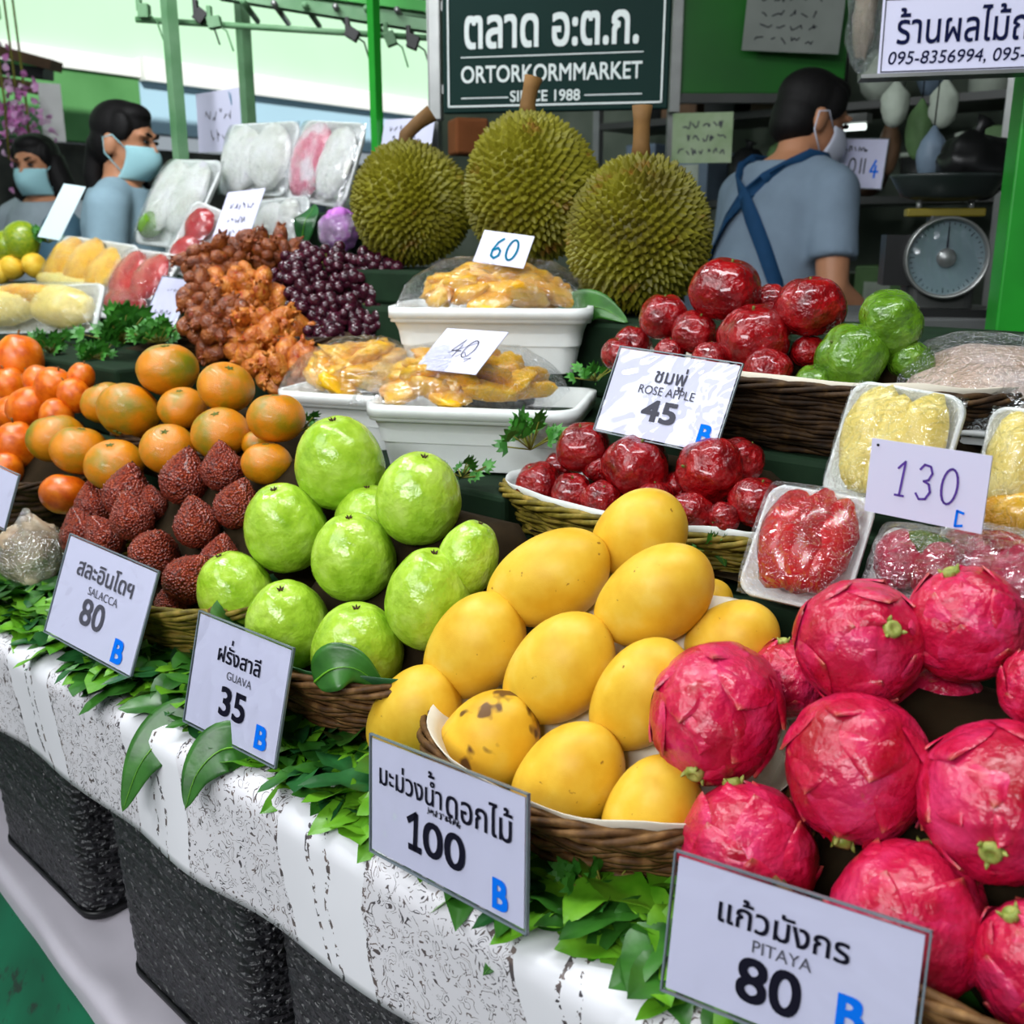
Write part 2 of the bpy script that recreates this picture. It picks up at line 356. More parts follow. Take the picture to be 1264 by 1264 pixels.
for s0, s1, t0, t1, h0, h1, lb in [(-.40, .16, .80, 1.0, .376, .436, 'dark green block raising the two lobed durians'), (.10, .36, .57, .74, .263, .301, 'dark green block under the upper jackfruit tray'),
        (-.02, .52, .385, .548, .156, .2005, 'dark green block under the two lower jackfruit trays'), (-1.28, -.44, .86, .985, .376, .452, 'dark green block under the white packs at the back'),
        (-1.10, -.37, .385, .548, .156, .276, 'dark green block under the flat pale yellow tray and parsley'), (-1.33, -.98, .645, .745, .263, .329, 'dark green block under the leaning yellow pack'),
        (.87, 1.15, .385, .47, .156, .238, 'dark green block under the pale yellow packs by the 130 card'), (.87, 1.13, .325, .367, .0, .18, 'dark green block under the red pack behind the dragon fruit'),
        (-1.06, -.46, 1.03, 1.12, -.795, .546, 'tall dark green stand behind the counter carrying the pink and white packs')]:
    o = lbox('display_block', ((s0+s1)/2, (t0+t1)/2, (h0+h1)/2), (s1-s0, t1-t0, h1-h0), M['green_cloth'], None, .006); tag(o, lb, 'display block', 'display blocks of the counter')
# patterned plastic cloth
t = NT('patterned_plastic_cloth'); co = t.coord(rnd=False)
sx = t.n('ShaderNodeSeparateXYZ'); t.l(co, sx.inputs[0])
wob = t.math('MULTIPLY', t.noise(co, 9, 2), .05)
xs = t.math('ADD', t.math('ADD', sx.outputs[0], wob), t.math('MULTIPLY', sx.outputs[2], .25))
fr = t.math('PINGPONG', t.math('ADD', xs, 1.4-.115+.0), .14)             # distance from a band's middle, repeat .28
band = t.math('GREATER_THAN', fr, .055)
n1 = t.noise(co, 62, 1.5, .4, 1.2)
stroke = t.math('LESS_THAN', t.math('ABSOLUTE', t.math('SUBTRACT', t.math('FRACT', t.math('MULTIPLY', n1, 7.)), .5)), .10)
gate = t.math('GREATER_THAN', t.noise(co, 95, 2, .6), .47)
mid = t.math('LESS_THAN', t.math('ABSOLUTE', t.math('SUBTRACT', fr, t.math('MULTIPLY', t.noise(co, 22, 2), .016))), .0022)
edge = t.math('LESS_THAN', t.math('ABSOLUTE', t.math('SUBTRACT', fr, .057)), .0025)
ink = t.math('MULTIPLY', t.math('MULTIPLY', band, stroke), gate)
ink = t.math('MAXIMUM', ink, t.math('MULTIPLY', t.math('MAXIMUM', mid, edge), t.math('GREATER_THAN', t.noise(co, 170, 2), .54)))
base = t.mix(band, (232, 232, 236), (220, 218, 222))
col = t.mix(ink, base, t.ramp(t.noise(co, 60, 2), [(.4, (70, 66, 70)), (.7, (120, 104, 98))]))
t.bump(t.noise(co, 9, 2), .25, .01); M['cloth'] = t.fin(col, .3, .5)
def cloth_pt(u, v):
    s = -1.62 + 3.16*u; L = .42*v
    wv = .005*math.sin(s*9) + .003*math.sin(s*23+1) + .006*nz((s, 0, 0), 6)
    if L < .26: return (s, .272-L, .003 + .003*nz((s, L, 0), 9))
    a = (L-.26)/.03
    if a < 1: return (s, .012-.02*math.sin(a*math.pi/2), -.017+.02*math.cos(a*math.pi/2))
    k = (L-.29)/.13
    return (s, -.008-.004*k + wv*k, -.017 - (.110 + .003*math.sin(s*7))*k)
o = MB().grid(260, 40, cloth_pt).build('tablecloth', M['cloth'], None, True, FR)
so = o.modifiers.new('thickness', 'SOLIDIFY'); so.thickness = .0015
tag(o, 'white plastic tablecloth with squiggle patterned bands draped over the counter edge', 'tablecloth')

# lower shelf, its white sheet and the green panel
a0 = W(-.196, .029, -.42); a1 = W(.264, -.018, -.42); du = (a1-a0).normalized(); dn = Vector((-du.y, du.x, 0))
def sheet(u, v):
    x = -1.6 + 3.4*u; L = .708*v; w = .004*nz((x, L, 0), 14)
    p = a0 + du*x
    if L < .66: return p + dn*(.66-L)*.72 + Z*(w*1.5)
    a = min(1, (L-.66)/.02)
    return p + dn*(-.012*math.sin(a*1.57) + w) + Z*(-.012*(1-math.cos(a*1.57)) - max(0, L-.68)*.95)
M['sheet'] = plain('white_plastic_sheet', (208, 202, 212), .3, .5, .05, 8, bump=.1)
o = MB().grid(90, 60, sheet).build('plastic_sheet', M['sheet']); tag(o, 'white plastic sheet covering the low shelf under the black crates', 'plastic sheet')
t = NT('stained_green_paint'); co = t.coord(rnd=False)
col = t.mix(t.ramp(t.noise(co, 26, 4, .6), [(.6, (0, 0, 0, 1)), (.68, (1, 1, 1, 1))]), t.ramp(t.noise(co, 6, 3), [(.3, (8, 84, 56)), (.7, (16, 116, 80))]), (34, 56, 44))
M['stained_green'] = t.fin(col, .45, .4)
mb = MB(); q = [a0-du*1.6+dn*.012, a0+du*1.8+dn*.012, a0+du*1.8+dn*.46, a0-du*1.6+dn*.46]
mb.rings([[Vector((p.x, p.y, 0)) - dn*(.22 if i < 2 else 0) for i, p in enumerate(q)], [Vector((p.x, p.y, a0.z-.008)) for p in q]])
o = mb.build('low_shelf', M['stained_green'], None, False); tag(o, 'low green painted shelf box with dark stains under the white sheet', 'shelf')

# black woven crates
t = NT('black_woven_plastic'); co = t.coord(rnd=False)
w1 = t.n('ShaderNodeTexVoronoi'); w1.inputs['Scale'].default_value = 1.; mp = t.n('ShaderNodeMapping'); mp.inputs['Scale'].default_value = (70, 70, 130); mp.inputs['Rotation'].default_value = (0, .5, 0)
t.l(co, mp.inputs[0]); t.l(mp.outputs[0], w1.inputs['Vector'])
t.bump(t.math('ADD', w1.outputs[0], t.noise(co, 110, 3)), 1., .012)
M['crate'] = t.fin(t.ramp(t.noise(co, 70, 2), [(.3, (12, 12, 14)), (.7, (36, 37, 41))]), .32, .6)
CRH = .312
def crate(s, t_, lb):
    o = empty('storage_crate', FR @ Matrix.Translation((s, t_, -.42)) @ Matrix.Rotation(math.radians(-2.5), 4, 'Z'), lb, 'crate', 'black crates under the counter')
    def ringat(z, w, d, r=.03, n=6):
        pts = []
        for cx, cy, a0_ in ((w/2-r, d/2-r, 0), (-w/2+r, d/2-r, 90), (-w/2+r, -d/2+r, 180), (w/2-r, -d/2+r, 270)):
            for k in range(n+1):
                a = math.radians(a0_+90*k/n); pts.append(Vector((cx+r*math.cos(a), cy+r*math.sin(a), z)))
        return pts
    w0, w1_, d0, d1_ = .30, .345, .24, .255
    prof = [(0, 0, 0), (.012, 0, 0), (.0125, -.008, 0), (.022, -.008, 0), (.0225, 0, 0)]
    rs = []
    for k in range(40):
        z = .0 + (CRH-.03)*k/39; f = z/CRH
        off = .0015*math.sin(k*2.4)
        rs.append(ringat(max(z, .0005), w0+(w1_-w0)*f+off, d0+(d1_-d0)*f+off))
    MB().rings(rs).build('body', M['crate'], o)
    rr = lambda z, e: ringat(z, w1_+e, d1_+e)
    MB().rings([rr(CRH-.03, -.004), rr(CRH-.03, .012), rr(CRH, .012), rr(CRH, -.01), rr(CRH-.02, -.012)], cap=False).build('rim', M['black'], o)
    rb = lambda z, e: ringat(z, w0+e, d0+e)
    MB().rings([rb(.006, -.002), rb(.006, .006), rb(.014, .006), rb(.014, -.002)], closed=True).build('foot_band', M['black'], o)
    for sx_ in (-1, 1):
        pts = [(sx_*(w1_/2+.012), -.05, CRH-.05), (sx_*(w1_/2+.03), -.05, CRH-.06), (sx_*(w1_/2+.03), .05, CRH-.06), (sx_*(w1_/2+.012), .05, CRH-.05)]
        MB().tube(pts, .005).build('handle', M['black'], o)
    return o
crate(-.086, .17, 'black woven crate farthest along the shelf beyond the other two'); crate(.335, .15, 'middle black woven crate under the counter between two others'); crate(.70, .14, 'black woven crate nearest the camera beneath the 100 price card')
# ---------------------------------------------------------------- baskets and fruit
def basket(name, mw, rs, rt, h, mat, lb, rows=8, flare=.72, square=2.4, liner=None, pad=None, group=None):
    o = empty(name, mw, lb, 'basket', group)
    def ov(a, k, z, e=0.):
        ca, sa = math.cos(a), math.sin(a); q = (abs(ca)**square + abs(sa)**square)**(-1/square)
        return Vector((ca*q*(rs*k+e), sa*q*(rt*k+e), z))
    n = 72; mb = MB(); rng = random.Random(hash(lb) % 999 if False else len(lb)*7)
    for r in range(rows):
        for half in (0, 1):
            z0 = h*(r+.5*half+.2)/(rows+.2); k = flare + (1-flare)*(z0/h)**.8
            ph = math.pi*half
            pts = [ov(2*math.pi*i/n, k, z0 + .0012*math.sin(i*1.7+r), .0035*math.sin(i*math.pi/3+ph+r*math.pi) + rng.uniform(-.0006, .0006)) for i in range(n)]
            mb.tube(pts, h/rows*.34, 5, True)
    mb.build('weave', mat, o)
    mb = MB()
    for j in range(4):
        pts = [ov(2*math.pi*i/n, 1.0, h + .005*math.sin(i*2*math.pi/9*1.0 + j*math.pi/2), .004 + .005*math.cos(i*2*math.pi/9 + j*math.pi/2)) for i in range(n)]
        mb.tube(pts, .0034, 5, True)
    mb.build('rim', mat, o)
    MB().rings([[ov(2*math.pi*i/n, flare*.97, .001) for i in range(n)], [ov(2*math.pi*i/n, flare*.97, .006) for i in range(n)], ]).build('bottom', mat, o)
    if liner:
        mb = MB()
        mb.grid(n, 6, lambda u, v: ov(2*math.pi*u, (flare-.02)+(.99-flare+ .05)*v, .008 + (h+.004)*v + .006*v*nz((math.cos(6.28*u), math.sin(6.28*u), v), 3)))
        l_ = mb.build('liner', liner, o); s_ = l_.modifiers.new('thickness', 'SOLIDIFY'); s_.thickness = .001
    return o
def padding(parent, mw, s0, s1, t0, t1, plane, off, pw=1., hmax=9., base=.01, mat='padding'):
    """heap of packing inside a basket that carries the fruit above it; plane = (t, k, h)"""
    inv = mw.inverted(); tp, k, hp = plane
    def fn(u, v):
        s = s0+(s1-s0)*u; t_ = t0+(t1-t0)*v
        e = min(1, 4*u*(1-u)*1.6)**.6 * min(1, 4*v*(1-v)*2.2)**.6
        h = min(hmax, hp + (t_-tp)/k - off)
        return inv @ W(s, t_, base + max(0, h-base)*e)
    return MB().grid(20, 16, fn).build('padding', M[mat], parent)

def orient(alpha, phi, spin=0.):
    """rotation taking local +Z to picture angle alpha (degrees from right, anticlockwise), tipped phi degrees towards the viewer"""
    a, f = math.radians(alpha), math.radians(phi)
    d = (CR*math.cos(a) + CU*math.sin(a))*math.cos(f) + CB*math.sin(f)
    q = Vector((0, 0, 1)).rotation_difference(d)
    return q.to_matrix() @ Matrix.Rotation(math.radians(spin), 3, 'Z')
PROTO = {}
def proto(key, fn): PROTO.setdefault(key, fn())
def fruit(kind, name, px, py, wpx, d, alpha, phi, lb, cat, group, spin=None, mat=None, stretch=(1, 1, 1)):
    """kind -> list of (meshes variants); each variant = (body mesh, [(part name, mesh, matrix)])"""
    vs = PROTO[kind]; body, parts = vs[R_.randrange(len(vs))]
    p = at(px, py, d); s = wpx*d/FPX
    o = bpy.data.objects.new(name, body); COL.objects.link(o)
    R = orient(alpha, phi, R_.uniform(0, 360) if spin is None else spin).to_4x4()
    o.matrix_world = Matrix.Translation(p) @ R @ Matrix.Diagonal((s*stretch[0], s*stretch[1], s*stretch[2], 1))
    if mat: o.material_slots[0].link = 'OBJECT'; o.material_slots[0].material = M[mat]
    for pn, me, mw in parts:
        c = bpy.data.objects.new(pn, me); COL.objects.link(c); c.parent = o; c.matrix_local = mw
    return tag(o, lb, cat, group)
def mk(mb, name, mat, smooth=True):
    me = mb.mesh(name, smooth); me.materials.append(M[mat]); return me
I4 = Matrix.Identity(4)
# guava: broad below, narrower above, shallow lumps, dry calyx on top
def guava_proto():
    out = []
    for sd in (1.3, 5.1, 9.7):
        def fn(d, sd=sd):
            r = .5*(1 + .020*nz(d, 1.6, sd) + .014*nz(d, 4.5, sd) + .006*nz(d, 11, sd)); k = 1 - .11*d.z - .05*max(0, d.z)**2
            z = d.z*1.06*(1-.10*max(0, d.z)**18)
            return Vector((d.x*r*k, d.y*r*k, z*r))
        c = MB()
        for i in range(5):
            a = i*1.256; c.tube([(0, 0, .455), (.03*math.cos(a), .03*math.sin(a), .49), (.045*math.cos(a), .045*math.sin(a), .505)], [.012, .011, .003], 5)
        c.ell((0, 0, .466), (.024, .024, .014), nu=8, nv=6)
        out.append((mk(MB().ball(fn, 48, 32), 'guava', 'guava'), [('calyx', mk(c, 'calyx', 'scar'), I4)]))
    return out
proto('guava', guava_proto)
# mango: long axis Z (length 1.42), slight belly, beak at the lower tip
def mango_proto():
    out = []
    for sd in (2.2, 4.4, 7.3):
        def fn(d, sd=sd):
            r = .5*(1 + .012*nz(d, 1.5, sd)); z = d.z*.71; k = 1 + .07*d.z - .05*d.z**4
            bx = .05*(1-(d.z)**2) - .03*max(0, -d.z)**3
            return Vector((d.x*r*k*1.0 + bx*.8, d.y*r*k*.94, z*(1+.012*nz(d, 1.5, sd))))
        c = MB(); c.ell((-.03, 0, -.706), (.032, .030, .014), nu=10, nv=6)
        out.append((mk(MB().ball(fn, 44, 32), 'mango', 'mango'), [('blossom_tip', mk(c, 'blossom_tip', 'scar'), I4)]))
    return out
proto('mango', mango_proto)
# pitaya: body with bulges, hugging scales, pale green tip at +Z
def pit_scale(L, w):
    mb = MB()
    def fn(u, v):
        x = (u-.5)*w*(1-v**2.2)*(1+.25*v); y = L*v; Rr = .52          # hugs a ball of radius Rr, tip lifting off
        lift = -.018 + .030*min(1, v*2.2)*(1-(2*u-1)**4*.7) + .030*max(0, v-.55)**2/.2 + .006*math.sin(v*7+u*5)
        a, b = y/Rr, x/Rr; k = Rr+lift
        return (k*math.sin(b), k*math.sin(a)*math.cos(b), k*math.cos(a)*math.cos(b)-Rr)
    mb.grid(8, 10, fn); return mb
t = NT('pitaya_scale'); co = t.coord(); tc = t.n('ShaderNodeTexCoord'); sx = t.n('ShaderNodeSeparateXYZ'); t.l(tc.outputs['Object'], sx.inputs[0])
cy = t.math('ADD', t.math('MULTIPLY', sx.outputs[1], 2.0), t.math('MULTIPLY', t.noise(tc.outputs['Object'], 9, 2), .25))
tipm = t.ramp(cy, [(.76, (0, 0, 0, 1)), (.98, (1, 1, 1, 1))]); t.bump(t.noise(co, 7, 3), .5, .010)
M['pit_scale'] = t.fin(t.mix(tipm, t.ramp(t.noise(co, 3.2, 3, .55), [(.3, (162, 8, 32)), (.5, (196, 22, 66)), (.72, (214, 56, 106))]), (176, 106, 70)), .32, .5, .2)
def pitaya_proto():
    out = []; big = mk(pit_scale(.38, .50), 'scale', 'pit_scale'); small = mk(pit_scale(.28, .34), 'scale', 'pit_scale')
    for me in (big, small):
        pass
    for sd in (1.1, 3.9, 8.2):
        rng = random.Random(int(sd*10))
        def fn(d, sd=sd):
            r = .5*(1 + .05*nz(d, 2.4, sd) + .022*nz(d, 6, sd)); k = 1-.05*d.z
            return Vector((d.x*r*k, d.y*r*k, d.z*r*1.1*(1-.05*max(0, d.z)**10)))
        parts = []
        for i in range(17):
            f = (i+.5)/17; zz = -.92+1.72*f; ph = i*2.39996 + sd; rr = math.sqrt(1-min(.995, zz*zz))
            d = Vector((rr*math.cos(ph), rr*math.sin(ph), zz)); p = fn(d)*.985
            nrm = Vector((d.x, d.y, d.z/1.15)).normalized(); up = (Vector((0, 0, 1)) - nrm*nrm.z)
            up = up.normalized(); x = up.cross(nrm).normalized()
            m = Matrix((x, up, nrm)).transposed().to_4x4()
            m = Matrix.Translation(p) @ m @ Matrix.Rotation(math.radians(2 - 10*max(0, zz)), 4, 'X') @ Matrix.Diagonal((1, 1, rng.uniform(.7, 1.25), 1))
            parts.append(('scale', big if zz < .45 else small, m))
        c = MB(); c.rings([[Vector((r_*math.cos(q), r_*math.sin(q), z_)) for q in [k*math.pi/5 for k in range(10)]] for r_, z_ in ((.075, .48), (.072, .55), (.055, .575), (.03, .565), (.005, .55))])
        for i in range(3):
            a = i*2.1+sd; c.tube([(.06*math.cos(a), .06*math.sin(a), .51), (.085*math.cos(a), .085*math.sin(a), .56), (.10*math.cos(a), .10*math.sin(a), .58)], [.02, .016, .004], 5)
        parts.append(('stem_end', mk(c, 'stem_end', 'nub'), I4))
        out.append((mk(MB().ball(fn, 44, 30), 'pitaya', 'pitaya'), parts))
    return out
proto('pitaya', pitaya_proto)
def rose_proto(mat):
    out = []
    for sd, nl in ((1.7, 4), (4.1, 5), (6.6, 4)):
        def fn(d, sd=sd, nl=nl):
            ph = math.atan2(d.y, d.x); e = (1-d.z*d.z)
            r = .5*(1 + .055*e*math.cos(nl*ph+sd) + .04*nz(d, 2, sd) + .022*nz(d, 5, sd)); k = 1 - .10*d.z
            z = d.z*.92*(1-.16*abs(d.z)**14)
            return Vector((d.x*r*k, d.y*r*k, z*r))
        c = MB()
        for i in range(4):
            a = i*1.57+.4; c.tube([(.02*math.cos(a), .02*math.sin(a), -.40), (.07*math.cos(a), .07*math.sin(a), -.42), (.05*math.cos(a), .05*math.sin(a), -.455)], [.02, .025, .006], 6)
        st = MB().tube([(0, 0, .36), (.005, 0, .44), (.012, .004, .5)], [.022, .016, .018], 7) if False else MB().tube([(0, 0, .36), (.003, 0, .40), (.006, .002, .425)], [.03, .02, .018], 7)
        out.append((mk(MB().ball(fn, 40, 26), 'rose_apple', mat), [('calyx', mk(c, 'calyx', 'calyx'), I4), ('stem', mk(st, 'stem', 'calyx'), I4)]))
    return out
proto('rose', lambda: rose_proto('rose')); proto('rose_green', lambda: rose_proto('rose_green'))
def tang_proto():
    out = []
    for sd in (1.9, 3.3, 6.1):
        def fn(d, sd=sd):
            r = .5*(1+.018*nz(d, 2, sd)+.006*nz(d, 9, sd)); z = d.z*.86*(1-.13*max(0, d.z)**20-.05*max(0, -d.z)**20)
            return Vector((d.x*r, d.y*r, z*r))
        c = MB(); c.ell((0, 0, .372), (.05, .05, .014), nu=8, nv=5)
        for i in range(5):
            a = i*1.256; c.tube([(0, 0, .372), (.05*math.cos(a), .05*math.sin(a), .385), (.085*math.cos(a), .085*math.sin(a), .384)], [.02, .016, .003], 5)
        out.append((mk(MB().ball(fn, 36, 24), 'tangerine', 'tangerine'), [('calyx', mk(c, 'calyx', 'calyx'), I4)]))
    return out
proto('tang', tang_proto)
def plum_proto():
    out = []
    for sd in (1.2, 5.6):
        def fn(d, sd=sd):
            r = .5*(1+.05*nz(d, 1.7, sd)+.02*nz(d, 5, sd)); return Vector((d.x*r, d.y*r*.96, d.z*r*1.16*(1-.08*max(0, d.z)**10)))
        st = MB().tube([(0, 0, .5), (.01, 0, .58), (.03, .01, .64)], [.03, .022, .026], 6)
        out.append((mk(MB().ball(fn, 28, 18), 'orange_plum', 'plum'), [('stem', mk(st, 'stem', 'stalk'), I4)]))
    return out
proto('plum', plum_proto)
# salacca: teardrop with a scaly, spiky skin and a pointed neck
t = NT('salacca_skin'); co = t.coord()
vo = t.n('ShaderNodeTexVoronoi'); vo.inputs['Scale'].default_value = 19.; t.l(co, vo.inputs['Vector'])
col = t.ramp(t.math('ADD', t.math('MULTIPLY', vo.outputs[0], .7), t.math('MULTIPLY', t.noise(co, 5, 3), .5)), [(.2, (190, 90, 46)), (.5, (148, 52, 28)), (.85, (92, 26, 18))])
t.bump(vo.outputs[0], .6, .014); M['salacca'] = t.fin(col, .34, .5, .15)
M['salacca_fibre'] = plain('salacca_orange_patch', (206, 104, 24), .5)
def sal_proto():
    out = []
    for sd in (1.4, 4.2, 7.9):
        def pt(d, sd=sd):
            r = .5*(1+.03*nz(d, 2, sd)+.01*nz(d, 14, sd)); k = 1-.22*max(0, d.z)**1.5; z = d.z + (.05, .30, .16)[int(sd) % 3]*max(0, d.z)**6
            return Vector((d.x*r*k, d.y*r*k, z*r*1.02))
        mb = MB().ball(pt, 36, 26)
        for i in range(110):
            zz = 1-2*(i+.5)/110; ph = i*2.39996; rr = math.sqrt(1-zz*zz); d = Vector((rr*math.cos(ph), rr*math.sin(ph), zz))
            p = pt(d); up = (Vector((0, 0, 1))-d*d.z); up = up.normalized() if up.length > .01 else Vector((1, 0, 0))
            x = up.cross(d).normalized(); L = .018+.03*max(0, zz)
            mb.add([p+x*.028-d*.008, p-x*.028-d*.008, p+up*.05-d*.008, p+d*L*.75+up*.045], [(0, 3, 1), (0, 2, 3), (1, 3, 2)])
        st = MB().tube([(0, 0, .64), (.01, 0, .70)], [.03, .012], 6)
        out.append((mk(mb, 'salacca', 'salacca'), [('stem_tip', mk(st, 'stem_tip', 'scar'), I4)]))
    return out
proto('sal', sal_proto)

# ---- front heap: guavas
GP = (.13, .9, .08); MP = (.13, .9, .08); PP = (.12, .75, .08)
gm = FR @ Matrix.Translation((.49, .208, .006))
gb = basket('wicker_basket', gm, .185, .152, .085, M['twig'], 'brown wicker basket heaped with green guavas', 8, liner=M['leaf_dark'])
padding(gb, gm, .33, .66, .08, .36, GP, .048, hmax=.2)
G = 'green guavas heaped in the wicker basket'
for px, py, w, h, al, ph, lb in [
    (419, 570, 110, 116, 95, 25, 'bright green guava at the very top of the guava heap'),
    (517, 614, 106, 116, 80, 25, 'green guava beside and just below the topmost guava, nearest the jackfruit tray'),
    (352, 650, 102, 112, 100, 30, 'green guava on the outer side of the heap just under the topmost guava'),
    (436, 686, 104, 110, 92, 25, 'pale green guava with dark stem in the middle of the heap'),
    (530, 738, 108, 128, 82, 20, 'green guava with shiny wrinkled highlight resting next to the mangoes'),
    (578, 688, 76, 96, 70, 10, 'half hidden guava at the back of the heap behind the shiny wrinkled one'),
    (289, 728, 92, 98, 110, 15, 'lowest green guava on the outer side of the heap, next to the salacca fruit'),
    (355, 770, 104, 116, 92, 35, 'green guava right above the guava price card'),
    (441, 802, 114, 122, 88, 22, 'front green guava touching the broad leaf on the basket rim')]:
    d = on_t(px, py, *GP)
    fruit('guava', 'guava', px, py, w, d, al, ph, lb, 'guava', G, stretch=(1, 1, h/w*.98))
fruit('guava', 'guava', 455, 640, 84, on_t(455, 640, *GP)+.06, 90, 20, 'guava in shade behind the two upper guavas, only a sliver showing', 'guava', G)
# ---- front heap: mangoes
mm = FR @ Matrix.Translation((.825, .195, .006))
mb_ = basket('wicker_basket', mm, .16, .155, .072, M['twig'], 'brown wicker basket with white paper heaped with yellow mangoes', 7, liner=M['paper'])
padding(mb_, mm, .70, .94, .05, .33, MP, .052, hmax=.19, mat='paper')
G = 'yellow mangoes heaped in the wicker basket'
for px, py, w, L, al, ph, dd, mt, lb in [
    (676, 712, 112, 160, 28, 18, 0, None, 'golden mango lying crosswise at the top of the mango heap'),
    (787, 658, 106, 125, 40, 30, .03, None, 'yellow mango at the back top of the heap below the red rose apples'),
    (805, 735, 116, 158, 38, 22, 0, None, 'plump yellow mango high in the heap with a dark tip pointing down'),
    (583, 797, 112, 150, 50, 20, 0, None, 'yellow mango on the guava side in the second layer'),
    (687, 825, 118, 162, 48, 22, 0, None, 'clean yellow mango in the very middle of the heap with brown tip'),
    (788, 858, 112, 160, 58, 24, 0, None, 'yellow mango beside the dragon fruit in the middle layer'),
    (902, 790, 100, 120, 30, 30, .05, None, 'duller yellow mango partly hidden behind the top dragon fruit'),
    (508, 882, 104, 140, 50, 20, 0, None, 'yellow mango lowest on the guava side, behind the 100 card'),
    (598, 917, 116, 150, 46, 20, 0, 'mango_stain', 'mango with a long brown stain above the 100 card'),
    (697, 962, 122, 165, 50, 22, 0, None, 'large clean yellow mango low in front, beside the 100 card'),
    (800, 1003, 112, 158, 62, 20, 0, None, 'front mango with a pale green stem end, next to the dragon fruit'),
    (862, 752, 70, 90, 40, 20, .07, None, 'small sliver of mango wedged behind the plump mango')]:
    d = on_t(px, py, *MP) + dd
    o = fruit('mango', 'mango', px, py, w, d, al, ph, lb, 'mango', G, spin=R_.uniform(-40, 40), mat=mt, stretch=(1, 1, L/w/1.36))
    if 'stem end' in lb:
        st = MB().tube([(.15, .40, .30), (.17, .47, .36), (.12, .52, .42), (.05, .54, .46)], [.07, .05, .035, .03], 8).build('stem', M['calyx'], o)
# ---- front heap: pitaya
pm = FR @ Matrix.Translation((1.18, .20, .006))
pb = basket('wicker_basket', pm, .19, .155, .07, M['twig'], 'brown wicker basket heaped with pink dragon fruit behind the pitaya card', 7)
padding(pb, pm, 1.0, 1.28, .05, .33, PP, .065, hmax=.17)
G = 'pink dragon fruit heaped in the basket'
for px, py, w, h, al, ph, dd, lb in [
    (884, 880, 168, 186, 238, 40, .0, 'pink dragon fruit touching the mangoes with its green tip pointing down'),
    (1062, 793, 162, 142, 60, 68, .0, 'dragon fruit at the top of the heap showing its pale round tip'),
    (1192, 770, 150, 140, 110, 10, .02, 'red dragon fruit at the top of the heap beside the wrapped ones'),
    (1058, 948, 180, 188, 250, 20, .0, 'round dragon fruit in the middle of the heap, tip underneath'),
    (1232, 990, 196, 212, 215, 55, .0, 'large dragon fruit at the picture edge with a big round cut tip'),
    (922, 1052, 172, 172, 100, -15, .0, 'dragon fruit just behind the top edge of the pitaya card'),
    (1120, 1138, 194, 204, 60, -25, .0, 'dragon fruit low in the heap beside the pitaya card corner'),
    (1285, 1200, 160, 190, 120, 10, .0, 'lowest dragon fruit in the bottom corner, mostly outside the picture'),
    (1275, 848, 84, 100, 90, 10, .0, 'small piece of dragon fruit above the large one at the picture edge'),
    (973, 838, 96, 100, 100, 10, .07, 'dragon fruit hidden between the mango side one and the top one'),
    (1160, 868, 110, 100, 260, 10, .08, 'shaded dragon fruit in the gap behind the middle of the heap'),
    (1140, 1010, 100, 100, 100, 0, .09, 'dark dragon fruit deep in the gap between the three front ones')]:
    d = on_t(px, py, *PP) + dd
    fruit('pitaya', 'dragon_fruit', px, py, w*.96, d, al, ph, lb, 'dragon fruit', G, stretch=(1, 1, max(.9, min(1.1, h/w*.95))))
# ---- front heap: salacca, then tangerines behind it
SP = (.13, .9, .08)
smw = FR @ Matrix.Translation((.17, .20, .006))
sb = basket('wicker_basket', smw, .185, .145, .08, M['twig_green'], 'olive wicker basket heaped with red-brown salacca behind the salacca card', 7)
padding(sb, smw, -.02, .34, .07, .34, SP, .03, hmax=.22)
G = 'red-brown salacca fruits heaped in the basket'
for px, py, w, al, ph, dd, lb in [
    (228, 592, 62, 80, 10, 0, 'salacca with a long pointed neck at the top of its heap, under a tangerine'),
    (157, 610, 60, 80, 5, 0, 'pointed salacca standing against the front tangerine'),
    (163, 640, 54, 100, 10, -.02, 'dark salacca in front of the pointed one by the front tangerine'),
    (243, 648, 58, 95, 20, -.01, 'round salacca in the centre of the salacca heap'),
    (275, 580, 54, 95, 5, .01, 'salacca at the back of the heap below the tangerines'),
    (292, 625, 56, 70, 10, .01, 'shaded salacca next to the outermost guava, upper one'),
    (190, 684, 62, 60, 40, -.01, 'red salacca right behind the corner of the salacca card'),
    (232, 716, 62, 50, 20, -.01, 'lowest red salacca beside the lowest guava'),
    (272, 690, 50, 80, 10, .02, 'shaded salacca between the red lowest one and the guavas'),
    (130, 665, 50, 120, 10, 0, 'salacca peeping over the top edge of the salacca card'),
    (102, 662, 56, 110, 0, 0, 'salacca at the outer side of the heap by the salacca card corner'),
    (188, 625, 40, 95, 10, .02, 'small salacca wedged between two pointed ones'),
    (117, 625, 50, 100, 0, .01, 'salacca at the foot of the tangerines on the outer side'),
    (213, 745, 44, 90, 10, 0, 'salacca low on the basket rim beside the card edge')]:
    d = on_t(px, py, *SP)+dd
    fruit('sal', 'salacca', px, py, w, d, al, ph, lb, 'salacca', G)
tmw = FR @ Matrix.Translation((-.02, .38, .156))
tbk = basket('wicker_basket', tmw, .25, .12, .05, M['twig_dark'], 'dark basket under the heap of tangerines', 5)
padding(tbk, tmw, -.24, .2, .26, .42, SP, .045, hmax=.25, base=.16)
G = 'orange and green tangerines heaped behind the salacca'
